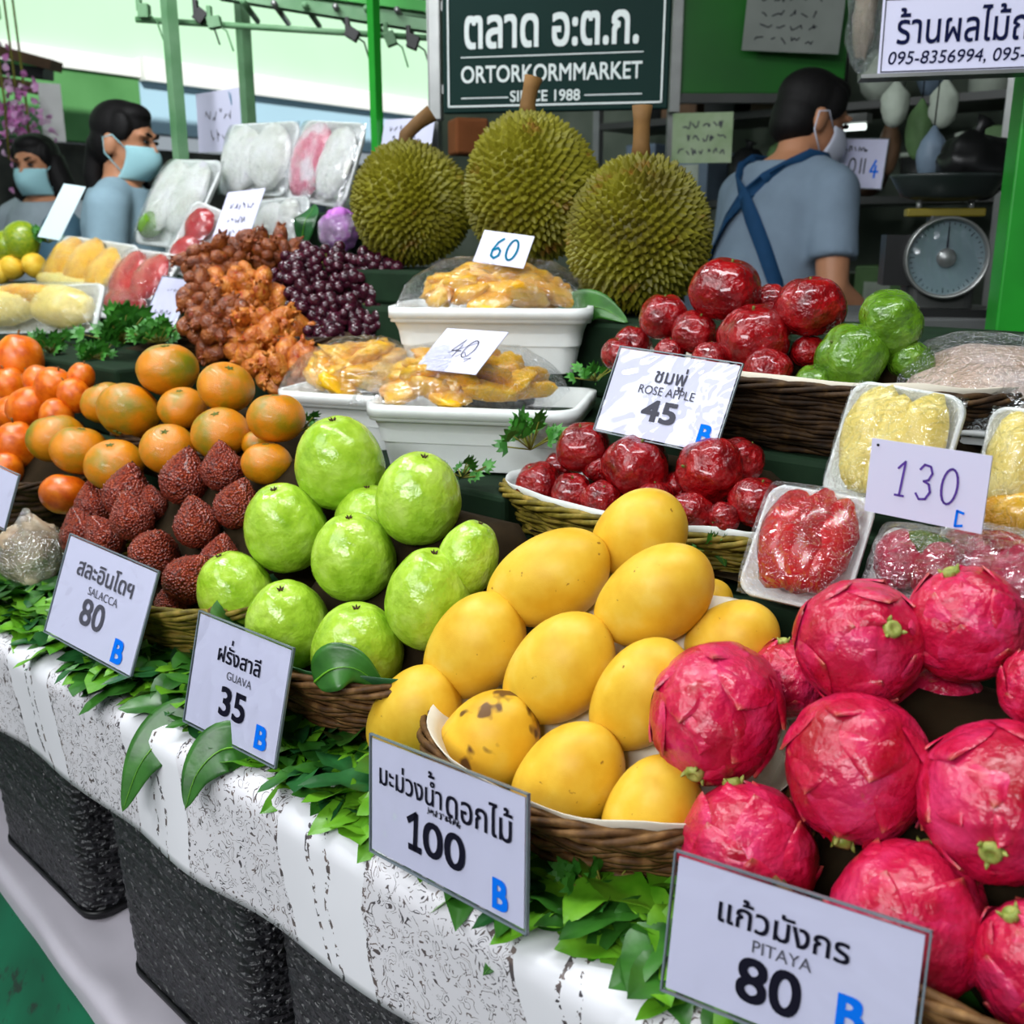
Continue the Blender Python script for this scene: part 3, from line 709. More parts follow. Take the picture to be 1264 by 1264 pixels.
for px, py, w, al, ph, dd, lb in [
    (207, 456, 75, 90, 20, 0, 'tangerine at the very top of the heap'),
    (279, 478, 70, 70, 30, 0, 'tangerine high in the heap with a green blotch, nearest the ochre fruit'),
    (129, 497, 58, 110, 20, .04, 'tangerine half hidden behind the large greenish one'),
    (159, 508, 78, 250, 20, 0, 'large tangerine with broad green patches on its face'),
    (225, 504, 60, 90, 30, .02, 'small greenish tangerine in the middle of the top rows'),
    (272, 535, 72, 95, 35, 0, 'tangerine with a neat green button in the second row, beneath the green blotched one'),
    (341, 516, 72, 90, 10, 0, 'deep orange tangerine at the guava end of the heap'),
    (69, 541, 70, 100, 10, 0, 'orange tangerine at the outer end of the heap, next to the plums'),
    (98, 556, 70, 80, 10, -.02, 'bright orange tangerine second from the outer end'),
    (141, 574, 72, 90, 30, -.02, 'front orange tangerine above the pointed salacca'),
    (207, 554, 68, 85, 40, -.01, 'tangerine with a green star just above the salacca neck'),
    (329, 572, 62, 90, 10, .02, 'tangerine tucked in beside the topmost guava'),
    (80, 610, 60, 80, 0, 0, 'reddish tangerine at the foot of the heap by the net bag'),
    (318, 548, 40, 90, 10, .05, 'tangerine in shade between the two at the guava end')]:
    d = on_t(px, py, *SP)+dd
    fruit('tang', 'tangerine', px, py, w, d, al, ph, lb, 'tangerine', G, mat='plum' if 'reddish' in lb else None)
G = 'orange plums heaped at the far end'
for i, (px, py, w, al, lb) in enumerate([
    (24, 445, 58, 90, 'large orange plum at the top of the plum heap'), (66, 478, 46, 60, 'orange plum beside the top one, towards the tangerines'), (92, 488, 40, 120, 'orange plum touching the tangerines in the top row'),
    (36, 503, 50, 30, 'orange plum in the middle of the plum heap'), (70, 514, 42, 80, 'orange plum just behind the outermost tangerine'), (12, 478, 44, 100, 'orange plum cut by the picture edge under the top one'),
    (14, 512, 44, 50, 'orange plum cut by the picture edge in the middle'), (20, 550, 54, 90, 'lowest orange plum cut by the picture edge'), (48, 470, 36, 140, 'small orange plum wedged under the top one'), (100, 466, 34, 70, 'small orange plum nearest the parsley'), (8, 580, 40, 90, 'darker orange plum low at the picture edge')]):
    fruit('plum', 'orange_plum', px, py, w, on_t(px, py, *SP)+.06, al, R_.uniform(0, 40), lb, 'plum', G)
pw_ = FR @ Matrix.Translation((-.45, .235, .006))
pk = basket('wicker_basket', pw_, .2, .12, .12, M['twig_dark'], 'dark basket under the orange plums at the far end', 6)
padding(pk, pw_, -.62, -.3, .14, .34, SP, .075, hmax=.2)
# ---------------------------------------------------------------- rose apples, two baskets on the steps
RL = (.42, .6, .225)
bm = FR @ Matrix.Translation((.672, .460, .158))
rb = basket('wicker_basket', bm, .19, .090, .046, M['twig_green'], 'olive twig basket of red rose apples behind the mangoes, below the 45 card', 5, .86, liner=M['foam'])
padding(rb, bm, .56, .84, .38, .55, RL, .05, hmax=.25, base=.17)
G = 'red rose apples in the lower basket'
for px, py, w, al, ph, dd, lb in [
    (720, 552, 70, 100, 20, 0, 'rose apple at the tray end of the lower basket, highest there'),
    (786, 574, 84, 80, 30, 0, 'large rose apple right below the 45 card'),
    (664, 596, 58, 120, 20, 0, 'rose apple at the tray end of the lower basket, dark and lowest'),
    (706, 608, 54, 90, 30, -.01, 'rose apple at the front rim of the lower basket beside the lowest dark one'),
    (742, 616, 50, 80, 40, -.02, 'small bright rose apple at the front rim behind the golden mango'),
    (738, 578, 40, 60, 10, .01, 'small rose apple wedged under the large one'),
    (874, 582, 88, 170, 20, 0, 'long rose apple below the blue mark of the 45 card'),
    (915, 568, 62, 60, 10, .03, 'rose apple behind the long one in the lower basket'),
    (853, 636, 58, 250, 30, -.02, 'red rose apple with a green leaf beside it at the basket rim'),
    (893, 640, 40, 200, 20, -.02, 'small rose apple behind the green leaf at the basket rim'),
    (935, 620, 70, 80, 20, 0, 'rose apple at the melon end of the lower basket'),
    (808, 616, 52, 90, 10, 0, 'rose apple peeping out above the mangoes'), (770, 630, 44, 90, 10, .01, 'rose apple behind the golden mango, just below the large one'),
    (838, 598, 40, 90, 10, .03, 'dark rose apple in the gap between the two largest of the lower basket'), (690, 575, 40, 90, 10, .04, 'dark rose apple behind the tray end ones')]:
    d = on_t(px, py, *RL)+dd
    fruit('rose', 'rose_apple', px, py, w, d, al, ph, lb, 'rose apple', G)
RU = (.60, .5, .335)
bm = FR @ Matrix.Translation((.76, .645, .264))
rb = basket('wicker_basket', bm, .24, .095, .075, M['twig_dark'], 'dark twig basket of red and green rose apples behind the 45 card', 7, liner=M['paper'])
padding(rb, bm, .55, .97, .56, .73, RU, .045, hmax=.36, base=.275)
G = 'red rose apples in the upper basket'
for px, py, w, al, ph, dd, lb in [
    (896, 357, 88, 80, 25, 0, 'topmost red rose apple of the upper basket beside the durian'),
    (1000, 378, 84, 95, 20, 0, 'large red rose apple next to the topmost green one'),
    (932, 415, 90, 100, 25, -.01, 'broad red rose apple in the middle of the upper basket'),
    (820, 391, 64, 90, 20, 0, 'rose apple against the durian in the upper basket'),
    (857, 410, 58, 70, 30, -.01, 'small rose apple between the durian side one and the broad middle one'),
    (946, 462, 64, 250, 45, -.02, 'rose apple showing a pale blossom end at the basket front'),
    (765, 436, 46, 100, 20, 0, 'rose apple behind the top corner of the 45 card near the 60 tray'),
    (782, 424, 50, 80, 10, .02, 'rose apple low at the durian end behind the 45 card'),
    (827, 434, 40, 90, 20, -.02, 'rose apple peeping over the top edge of the 45 card, first'),
    (878, 442, 48, 90, 10, -.02, 'rose apple peeping over the top edge of the 45 card, nearest its corner'),
    (952, 368, 40, 90, 0, .05, 'rose apple in the gap behind the two largest of the upper basket'),
    (998, 434, 46, 90, 10, .02, 'shaded rose apple against the large green one')]:
    d = on_t(px, py, *RU)+dd
    fruit('rose', 'rose_apple', px, py, w, d, al, ph, lb, 'rose apple', G)
G = 'green rose apples in the upper basket'
for px, py, w, al, ph, dd, lb in [
    (1102, 398, 82, 30, 20, 0, 'topmost green rose apple in front of the dial scale'), (1050, 441, 90, 150, 25, -.01, 'large green rose apple in the middle of the green ones'),
    (1006, 475, 56, 100, 25, -.02, 'smallest green rose apple at the basket front edge'), (1125, 446, 58, 60, 10, .02, 'green rose apple half hidden behind the pale yellow pack')]:
    d = on_t(px, py, *RU)+dd
    fruit('rose_green', 'green_rose_apple', px, py, w, d, al, ph, lb, 'green rose apple', G)

# ---------------------------------------------------------------- durians
def durian(px, py, wpx, hpx, d, lobes, lb, sd, stalk):
    p = at(px, py, d); s = wpx*d/FPX; q = hpx/wpx
    o = empty('durian', Matrix.Translation(p - Z*s*q*.5) @ Matrix.Rotation(sd, 4, 'Z'), lb, 'durian', 'durians on the highest step')
    rng = random.Random(int(sd*100))
    def pt(dv):
        ph = math.atan2(dv.y, dv.x); e = math.sqrt(max(0, 1-dv.z**2))
        r = .46*s*(1 + lobes*e*math.cos(3*(ph+sd)) + .02*nz(dv, 2, sd)); k = 1-.05*dv.z
        return Vector((dv.x*r*k, dv.y*r*k, dv.z*.46*s*q + s*q*.5))
    mb = MB().ball(pt, 40, 26); N = 1150; g = .036*s
    for i in range(N):
        zz = 1-2*(i+.5)/N; ph = i*2.39996; rr = math.sqrt(1-zz*zz)
        dv = (Vector((rr*math.cos(ph), rr*math.sin(ph), zz)) + Vector((rng.uniform(-1, 1), rng.uniform(-1, 1), rng.uniform(-1, 1)))*.02).normalized()
        c = pt(dv); nrm = Vector((dv.x, dv.y, dv.z/q)).normalized(); x = nrm.orthogonal().normalized(); y = nrm.cross(x)
        L = s*rng.uniform(.036, .058); b = g*rng.uniform(.85, 1.15); tip = c + nrm*L + (x*rng.uniform(-1, 1)+y*rng.uniform(-1, 1))*.008*s
        base = [c + (x*math.cos(a)+y*math.sin(a))*b - nrm*.006*s for a in (0, 1.257, 2.513, 3.77, 5.027)]
        mb.add(base+[tip], [(0, 1, 5), (1, 2, 5), (2, 3, 5), (3, 4, 5), (4, 0, 5)])
    mb.build('husk', M['durian'], o, False)
    sx_, L = stalk
    inv = o.matrix_world.inverted(); top = pt(Vector((0, 0, 1)))
    pts = [top - Vector((0, 0, .01)), top + Vector((0, 0, L*.3)), inv.to_3x3() @ (CR*sx_*.5) + top + Vector((0, 0, L*.7)), inv.to_3x3() @ (CR*sx_) + top + Vector((0, 0, L))]
    MB().tube(pts, [.017, .013, .013, .016], 10).build('stalk', M['stalk'], o)
    return o
durian(788, 290, 182, 196, 1.60, .012, 'single round spiny durian with upright stalk beside the vendor', .4, (.0, .075))
durian(651, 233, 170, 186, 1.78, .10, 'tall lobed durian in the middle, its stalk in front of the dark green sign', 2.2, (.01, .06))
durian(503, 252, 150, 152, 1.95, .13, 'lobed durian farthest from the vendor with a slanting stalk', 3.3, (.05, .055))

# ---------------------------------------------------------------- trays and film packs
def rrect(w, h, r, z, n=6):
    pts = []
    for cx, cy, a0_ in ((w/2-r, h/2-r, 0), (-w/2+r, h/2-r, 90), (-w/2+r, -h/2+r, 180), (w/2-r, -h/2+r, 270)):
        for k in range(n+1):
            a = math.radians(a0_+90*k/n); pts.append(Vector((cx+r*math.cos(a), cy+r*math.sin(a), z)))
    return pts
def tray_mesh(w, h, dep, r=.02, lip=.008, base=.80):
    rs = [rrect(w*base, h*base, r*.8, 0), rrect(w*base, h*base, r*.8, .0005), rrect(w*(base+.97)/2, h*(base+.97)/2, r, dep*.55), rrect(w*.965, h*.965, r, dep-lip), rrect(w, h, r, dep-lip), rrect(w, h, r, dep), rrect(w*.94, h*.94, r, dep), rrect(w*base*.97, h*base*.97, r*.8, .004)]
    return MB().rings(rs)
def film_mesh(w, h, z0, H, sd=0., p=3., amp=.004):
    """tight cling film over a filled tray: superelliptic dome"""
    def fn(u, v):
        x, y = 2*u-1, 2*v-1; e = max(0, (1-abs(x)**p)*(1-abs(y)**p))**.42
        return (x*w/2, y*h/2, z0 + H*e + amp*nz((x*3, y*3, sd), 1.6)*e + amp*.5*abs(nz((x*6, y*6, sd+3), 1.3)))
    return MB().grid(30, 30, fn)
def lump(rx, ry, rz, sd, rough=.12, nu=20, nv=12):
    def fn(d):
        k = 1+rough*nz(d, 1.8, sd)+rough*.5*nz(d, 4, sd); return Vector((d.x*rx*k, d.y*ry*k, d.z*rz*k))
    return MB().ball(fn, nu, nv)
def pack(mw, w, h, dep, H, mat, pieces, lb, cat, group=None, sd=0., name='fruit_pack', tray=True, piece='fruit_piece', film='film', base=.86):
    """film-wrapped tray; pieces = list of (x, y, rx, ry, rz, angle[, material]) in fractions of w and h"""
    o = empty(name, mw, lb, cat, group)
    if tray: tray_mesh(w, h, dep, min(w, h)*.16, min(.008, dep*.3), base).build('tray', M['foam'], o)
    for i, q in enumerate(pieces):
        x, y, rx, ry, rz, a = q[:6]; m = q[6] if len(q) > 6 else mat
        c = lump(rx*w, ry*h, rz*H, sd+i*1.7).build(piece, M[m], o)
        c.matrix_local = Matrix.Translation((x*w, y*h, dep*.6 + H*.42)) @ Matrix.Rotation(math.radians(a), 4, 'Z')
    film_mesh(w*1.0, h*1.0, dep*.9, H, sd).build('film', M[film], o)
    return o
def pods(n, rx, ry, rz, sd, spread=.36):
    rng = random.Random(sd); out = []
    for i in range(n):
        a = i*2.4; r = spread*math.sqrt((i+.5)/n); out.append((r*math.cos(a), r*math.sin(a), rx*rng.uniform(.8, 1.2), ry*rng.uniform(.8, 1.2), rz*rng.uniform(.8, 1.1), rng.uniform(0, 180)))
    return out
def flat(s, t_, h, yaw=0., lean=0.): return FR @ Matrix.Translation((s, t_, h)) @ Matrix.Rotation(math.radians(yaw), 4, 'Z') @ Matrix.Rotation(math.radians(lean), 4, 'X')
# deep foam trays of jackfruit: local x about along the picture
def jack(px, py, d, w, h, dep, yaw, lb, sd, H=.075, shift=0.):
    p = at(px, py, d); mw = Matrix.Translation((p.x, p.y, p.z)) @ Matrix.Rotation(math.radians(yaw), 4, 'Z')
    o = empty('jackfruit_tray', mw, lb, 'fruit tray', 'foam trays of jackfruit')
    tr = tray_mesh(w, h, dep, .03, .016, .82).build('tray', M['foam'], o)
    tray_mesh(w*.985, h*.985, dep*.5, .03, .014, .9).build('tray_rim', M['foam'], tr).matrix_local = Matrix.Translation((0, 0, dep*.42))
    rng = random.Random(sd); fw, fh = w*.80, h*.86
    for i in range(38):
        a = i*2.4; r = .42*math.sqrt((i+.5)/38); x, y = r*math.cos(a)*fw*1.05+shift, r*math.sin(a)*fh
        c = lump(rng.uniform(.028, .042), rng.uniform(.018, .026), rng.uniform(.009, .014), sd+i, .3).build('jackfruit_segment', M['yellow'], o)
        c.matrix_local = Matrix.Translation((x, y, dep + .006 + (H-.03)*(1-(r/.42)**2.2))) @ Matrix.Rotation(rng.uniform(-.6, .6)+(.4 if x > 0 else 2.6), 4, 'Z') @ Matrix.Rotation(rng.uniform(-.5, .5), 4, 'Y') @ Matrix.Rotation(rng.uniform(-.8, .8), 4, 'X')
    film_mesh(w*.93, h*.93, dep-.004, H, sd, 2.4, .006).build('film', M['film'], o).matrix_local = Matrix.Translation((shift, 0, 0))
    return o
jack(612, 452, 1.585, .30, .20, .095, -6, 'upper white foam tray of yellow jackfruit under film with the 60 card', 3)
jack(600, 565, 1.40, .28, .21, .085, -12, 'lower white foam tray of yellow jackfruit under film with the crossed out 40 card', 5, shift=-.03)
jack(450, 540, 1.56, .20, .19, .08, -20, 'smaller foam tray of jackfruit beside the one with the 40 card, behind the guavas', 8)
# packs on the near side
def posed(c, d, prior, dep):
    o, X, Y, w, h = pose(c, d, prior, (30, 30, 20))
    m = frame(o + X*w/2 + Y*h/2, X, Y); return m @ Matrix.Translation((0, 0, -dep)), w, h
m, w, h = posed([(1046, 467), (1194, 486), (1140, 650), (1006, 612)], .95, (0, .55, 0), .03)
pack(m, w, h, .022, .026, 'pale', [(-.19, .03, .25, .45, .6, 4), (.19, .03, .25, .45, .6, -4), (0, -.0, .2, .44, .62, 0)], 'film-wrapped tray of pale yellow fruit behind the 130 card, beside the green rose apples', 'fruit pack', 'yellow fruit packs by the 130 card', 2)
m, w, h = posed([(1216, 500), (1362, 512), (1320, 690), (1186, 655)], .90, (0, .55, 0), .03)
pack(m, w, h, .022, .028, 'pale', [(-.19, .08, .25, .40, .6, 3), (.2, .04, .24, .43, .6, -4), (-.1, -.28, .32, .18, .62, 10, 'yellow')], 'film-wrapped tray of yellow fruit cut by the picture edge beside the 130 card', 'fruit pack', 'yellow fruit packs by the 130 card', 4)
m, w, h = posed([(952, 588), (1074, 606), (1042, 758), (905, 722)], .89, (0, .75, 0), .035)
pack(m, w, h, .02, .040, 'melon', [(-.15, .0, .28, .44, .48, 4), (.06, .02, .27, .45, .54, 0), (.23, .0, .22, .42, .46, -6)], 'film-wrapped tray of deep red fruit wedges between rose apples and dragon fruit', 'fruit pack', None, 6)
for px, py, w_, h_, d, lb, sd in [(1128, 690, .085, .075, .84, 'film-wrapped half green dragon fruit pack right below the 130 card', 7), (1222, 694, .11, .08, .82, 'film-wrapped red dragon fruit pack at the picture edge below the 130 card', 9)]:
    p = at(px, py, d); mw = Matrix.Translation(p) @ Matrix.Rotation(YAW, 4, 'Z') @ Matrix.Rotation(.9, 4, 'X') @ Matrix.Translation((0, 0, -.045))
    pack(mw, w_, h_, .015, .045, 'pitaya', [(-.2, .05, .25, .36, .5, 10, 'pitaya'), (.2, 0, .25, .36, .5, -10, 'pitaya'), (0, .25, .3, .18, .4, 0, 'rose_green' if sd == 7 else 'melon')], lb, 'fruit pack', None, sd, film='film_thick')
p = at(1222, 462, 1.08); mw = Matrix.Translation(p) @ Matrix.Rotation(math.radians(-30), 4, 'Z') @ Matrix.Rotation(.25, 4, 'X') @ Matrix.Translation((0, 0, -.055))
pack(mw, .19, .14, .02, .075, 'pulp', [(0, .10, .42, .33, .48, 0), (0, -.16, .42, .26, .42, 4), (.2, .03, .22, .36, .46, 10)], 'large film-wrapped bundle of pale pinkish slices beside the green post', 'fruit pack', None, 11, film='film_thick')
# packs at the far end
m, w, h = posed([(228, 240), (272, 250), (222, 345), (186, 320)], 2.25, (.5, .5, 0), .05)
pack(m, w*1.02, h, .014, .03, 'melon', [(0, .2, .38, .24, .48, 0), (0, -.2, .38, .24, .48, 0)], 'narrow film-wrapped wedge of red watermelon standing highest by the handwritten card', 'fruit pack', 'watermelon packs', 3)
m, w, h = posed([(146, 302), (212, 300), (160, 400), (100, 380)], 2.3, (.1, .6, 0), .05)
pack(m, w, h, .02, .035, 'melon', [(-.2, .1, .26, .36, .5, 0), (.2, .12, .26, .34, .5, 0), (0, -.24, .40, .20, .45, 0)], 'film-wrapped tray of red watermelon chunks beside the yellow packs', 'fruit pack', 'watermelon packs', 5)
m, w, h = posed([(70, 284), (156, 292), (120, 372), (28, 350)], 2.55, (0, .6, 0), .05)
pack(m, w, h, .02, .035, 'yellow', [(-.28, .05, .2, .42, .6, -5), (0, .05, .2, .44, .65, 0), (.26, .0, .18, .38, .5, 6), (-.1, -.3, .4, .16, .55, 0, 'pale')], 'film-wrapped tray of yellow fruit leaning behind the flat pale yellow tray', 'fruit pack', 'yellow packs at the far end', 6)
m, w, h = posed([(-14, 352), (118, 350), (128, 412), (-30, 412)], 2.2, (.1, 1.0, 0), .03)
pack(m, w, h, .03, .05, 'pale', [(-.22, .05, .28, .42, .62, 10), (.2, .0, .28, .43, .62, -10), (-.1, .22, .36, .25, .6, 0, 'yellow')], 'flat film-wrapped tray of pale yellow fruit in front at the far end, above the plums', 'fruit pack', 'yellow packs at the far end', 8)
m, w, h = posed([(196, 188), (266, 190), (214, 300), (150, 292)], 2.6, (0, .5, 0), .05)
pack(m, w, h, .02, .035, 'white_food', [(-.18, .05, .28, .42, .6, 0), (.2, .06, .26, .40, .6, 0), (-.24, -.28, .18, .16, .7, 0, 'rose_green')], 'glossy film-wrapped white pack leaning next to the watermelon, lowest of the back packs', 'fruit pack', 'white packs at the back', 1, film='film_thick')
m, w, h = posed([(270, 148), (358, 143), (340, 238), (256, 236)], 2.55, (0, .45, 0), .05)
pack(m, w, h, .02, .035, 'white_food', [(-.2, 0, .29, .46, .6, 0), (.2, .02, .28, .44, .62, 0)], 'white film-wrapped pack standing between the lowest white pack and the pink one', 'fruit pack', 'white packs at the back', 12, film='film_thick')
m, w, h = posed([(360, 146), (440, 141), (406, 256), (336, 240)], 2.4, (0, .45, 0), .05)
pack(m, w, h, .02, .035, 'pink', [(-.18, 0, .3, .46, .62, 0), (.24, .0, .24, .44, .6, 0, 'white_food')], 'pink and white film-wrapped pack standing beside the durian', 'fruit pack', 'white packs at the back', 14, film='film_thick')
m, w, h = posed([(300, 240), (372, 236), (366, 300), (300, 306)], 2.3, (.1, .6, 0), .05)
pack(m, w, h, .02, .04, 'white_food', [(-.1, 0, .3, .4, .5, 0), (.2, .05, .22, .4, .5, 0)], 'rounded white film-wrapped pack in front of the pink one, beside a card', 'fruit pack', 'white packs at the back', 15, film='film_thick')
# net bag and purple bag
def sack(px, py, d, r, mat, name, lb, sd, film=None):
    p = at(px, py, d); o = empty(name, Matrix.Translation(p - Z*r*1.05), lb, 'bag')
    lump(r*.92, r*.92, r, sd, .2, 36, 24).build('contents', M[mat], o).matrix_local = Matrix.Translation((0, 0, r*1.05))
    def fn(d_):
        k = 1+.06*nz(d_, 2, sd)+.05*nz(d_, 7, sd); zz = d_.z*r*1.05*k + r*1.05
        q = 1 - .6*sm(.55, 1, d_.z); return Vector((d_.x*r*k*q, d_.y*r*k*q, zz + .25*r*sm(.8, 1, d_.z)))
    MB().ball(fn, 40, 26).build('bag_film', M[film or 'film_thick'], o); return o
M['netted'] = spotted('beige_fruit', [(.3, (150, 124, 96)), (.55, (196, 178, 150)), (.8, (222, 210, 190))], 30, .4, .4, 0, bump=.6, bscale=60, bdist=.006)
sack(38, 682, 1.445, .0488, 'netted', 'fruit_bag', 'clear bag of beige fruit standing beside the salacca basket', 2)
M['violet_bag'] = plain('violet_bag', (196, 110, 206), .4, .4, .12, 20, bump=.5)
sack(418, 284, 2.2, .045, 'violet_bag', 'plastic_bag', 'violet plastic bag tucked between the pink pack and the durian', 4)
# ---- green fruit at the far end
M['lime'] = spotted('green_yellow_skin', [(.3, (96, 130, 22)), (.6, (140, 158, 30)), (.8, (176, 170, 40))], 12, .3, .5, .2, bump=.1)
G = 'green and yellow fruit at the far end'
for px, py, w, al, lb, mt in [(28, 298, 46, 90, 'large green mango-like fruit at the far end of the stall', 'lime'), (8, 304, 36, 90, 'green fruit cut by the picture edge beside the large green one', 'lime'), (14, 330, 30, 60, 'yellow fruit below the large green one at the picture edge', 'mango'), (42, 328, 30, 120, 'yellow fruit beneath the large green one, nearest the yellow pack', 'mango'), (-2, 335, 30, 120, 'yellow fruit almost outside the picture edge', 'mango')]:
    fruit('mango', 'green_mango' if mt == 'lime' else 'yellow_mango', px, py, w, 2.7, al, 10, lb, 'mango', G, mat=mt, stretch=(1, 1, .75))

# ---------------------------------------------------------------- bunches: ochre fruit and grapes
grape_me = [mk(MB().ball(lambda d, q=q: Vector((d.x*.5, d.y*.5, d.z*.56*(1+.02*q))), 14, 10), 'grape', 'grape') for q in (0, 2)]
def nug(sd):
    def fn(d):
        k = 1+.12*nz(d, 2, sd)+.05*nz(d, 6, sd); return Vector((d.x*.5*k, d.y*.46*k, d.z*.72*k*(1+.15*d.z)))
    mb = MB().ball(fn, 16, 12)
    for i in range(4):
        a = i*1.57+sd; mb.tube([(.12*math.cos(a), .12*math.sin(a), .62), (.3*math.cos(a), .3*math.sin(a), .82), (.36*math.cos(a), .36*math.sin(a), .95)], [.12, .09, .02], 5)
    return mb
nug_me = {m_: [mk(nug(s_), 'berry', m_) for s_ in (1.1, 3.7, 6.4)] for m_ in ('longan', 'longan_dark')}
def bunch(name, part, pts, d_, meshes, size, lb, cat, group, stalk_mat, depth=.03, sd=1, hemi=.5):
    """pts: list of picture points on the bunch's near face"""
    rng = random.Random(sd); c = sum((at(x, y, d_) for x, y in pts), Vector())/len(pts)
    o = empty(name, Matrix.Translation(c - Z*.05), lb, cat, group); inv = o.matrix_world.inverted()
    for x, y in pts:
        r2 = ((x-sum(p_[0] for p_ in pts)/len(pts))**2 + (y-sum(p_[1] for p_ in pts)/len(pts))**2)**.5/60
        p = inv @ at(x, y, d_ - depth*max(0, 1-r2) + rng.uniform(-.012, .012) - (y-c.y*0-340)*0)
        b = bpy.data.objects.new(part, meshes[rng.randrange(len(meshes))]); COL.objects.link(b); b.parent = o
        q = Quaternion((rng.gauss(0, 1), rng.gauss(0, 1), rng.gauss(0, 1), rng.gauss(0, 1))).normalized()
        b.matrix_local = Matrix.Translation(p) @ q.to_matrix().to_4x4() @ Matrix.Diagonal((size*rng.uniform(.8, 1.2),)*3 + (1,))
    core = [inv @ at(x, y, d_+.02) for x, y in pts[::max(1, len(pts)//9)]]
    mb = MB(); mid = inv @ (c + V*.03 + Z*.02)
    for p in core: mb.tube([mid, (mid+p)/2 + Vector((0, 0, .008)), p], [.004, .003, .002], 5)
    mb.build('stalk', M[stalk_mat], o)
    return o
def blob_pts(cx, cy, rx, ry, n, sd):
    rng = random.Random(sd); out = []
    for i in range(n):
        a = i*2.39996+sd; r = math.sqrt((i+.5)/n); out.append((cx+rx*r*math.cos(a)+rng.uniform(-3, 3), cy+ry*r*math.sin(a)+rng.uniform(-3, 3)))
    return out
def dep_of(cy): return 2.05 - (cy-300)*.0017
G = 'dark grape bunches'
for i, (cx, cy, rx, ry, n, lb) in enumerate([(398, 335, 46, 34, 44, 'dark purple grape bunch at the back, highest of the grapes'), (450, 352, 42, 38, 44, 'dark purple grape bunch nearest the durian'),
        (385, 385, 40, 34, 40, 'dark purple grape bunch lying against the ochre fruit'), (430, 400, 46, 34, 44, 'dark purple grape bunch in front, nearest the jackfruit tray'), (474, 345, 24, 34, 22, 'brownish grape bunch under the lobed durian'), (360, 340, 24, 28, 20, 'small purple grape bunch between the ochre fruit and the highest grapes'), (392, 425, 36, 20, 20, 'lowest purple grape bunch above the tangerine end')]):
    bunch('grape_bunch', 'grape', blob_pts(cx, cy, rx, ry, n, i+1), dep_of(cy)-.02, grape_me, .0235, lb, 'grapes', G, 'greenstalk', .04, i+3)
G = 'ochre fruit bunches'
for i, (cx, cy, rx, ry, n, mt, sz, lb) in enumerate([(320, 312, 52, 22, 30, 'longan_dark', .028, 'russet knobbly fruit bunch at the back of the ochre heap'), (262, 330, 36, 30, 22, 'longan_dark', .028, 'russet knobbly fruit bunch behind the blank-looking handwritten card'),
        (300, 365, 50, 34, 30, 'longan', .031, 'ochre knobbly fruit bunch in the middle of its heap'), (270, 402, 40, 34, 22, 'longan_dark', .032, 'russet bunch low in the heap above the topmost tangerine'),
        (330, 415, 46, 34, 22, 'longan', .036, 'orange knobbly bunch in front with the largest fruits'), (352, 455, 44, 24, 16, 'longan', .034, 'ochre bunch lowest in front, between tangerines and jackfruit tray'), (248, 375, 26, 40, 14, 'longan_dark', .03, 'small russet bunch at the card side of the heap'), (400, 455, 30, 18, 9, 'longan', .026, 'yellowish small bunch at the edge of the smaller jackfruit tray')]):
    bunch('ochre_fruit_bunch', 'berry', blob_pts(cx, cy, rx, ry, n, i+11), dep_of(cy)-.04, nug_me[mt], sz, lb, 'fruit bunch', G, 'greenstalk', .05, i+23)
# what the two heaps lie on
hm = FR @ Matrix.Translation((-.42, .65, .2635))
hb = basket('wicker_basket', hm, .32, .085, .06, M['twig_dark'], 'dark wicker basket under the grapes and ochre fruit', 6)
MB().grid(20, 14, lambda u, v: (-.28+.58*u, -.075+.15*v, .01+.06*min(1, 4*u*(1-u)*1.5)*min(1, 4*v*(1-v)*1.5)*(.45+.65*v))).build('padding', M['padding'], hb)
# ---------------------------------------------------------------- cards and their writing
def outlines(body):
    """sampled closed outlines of a line of text, size 1"""
    cu = bpy.data.curves.new('lettering', 'FONT'); cu.body = body; o = bpy.data.objects.new('measure', cu); COL.objects.link(o)
    dg = bpy.context.evaluated_depsgraph_get(); dg.update(); c2 = o.evaluated_get(dg).to_curve(dg); out = []
    for sp in c2.splines:
        pts = []; bp = sp.bezier_points; n = len(bp)
        for i in range(n):
            a, b = bp[i], bp[(i+1) % n]; p0, p1, p2, p3 = a.co, a.handle_right, b.handle_left, b.co
            for k in range(5):
                t_ = k/5; q = p0*(1-t_)**3 + p1*3*t_*(1-t_)**2 + p2*3*t_*t_*(1-t_) + p3*t_**3; pts.append((q.x, q.y))
        if n > 2: out.append(np.array(pts))
    o.evaluated_get(dg).to_curve_clear(); bpy.data.objects.remove(o); bpy.data.curves.remove(cu); return out
OUT = {}
def fdims(body):
    if body not in OUT: OUT[body] = outlines(body)
    a = np.concatenate(OUT[body]); return a[:, 0].min(), a[:, 0].max(), a[:, 1].min(), a[:, 1].max()
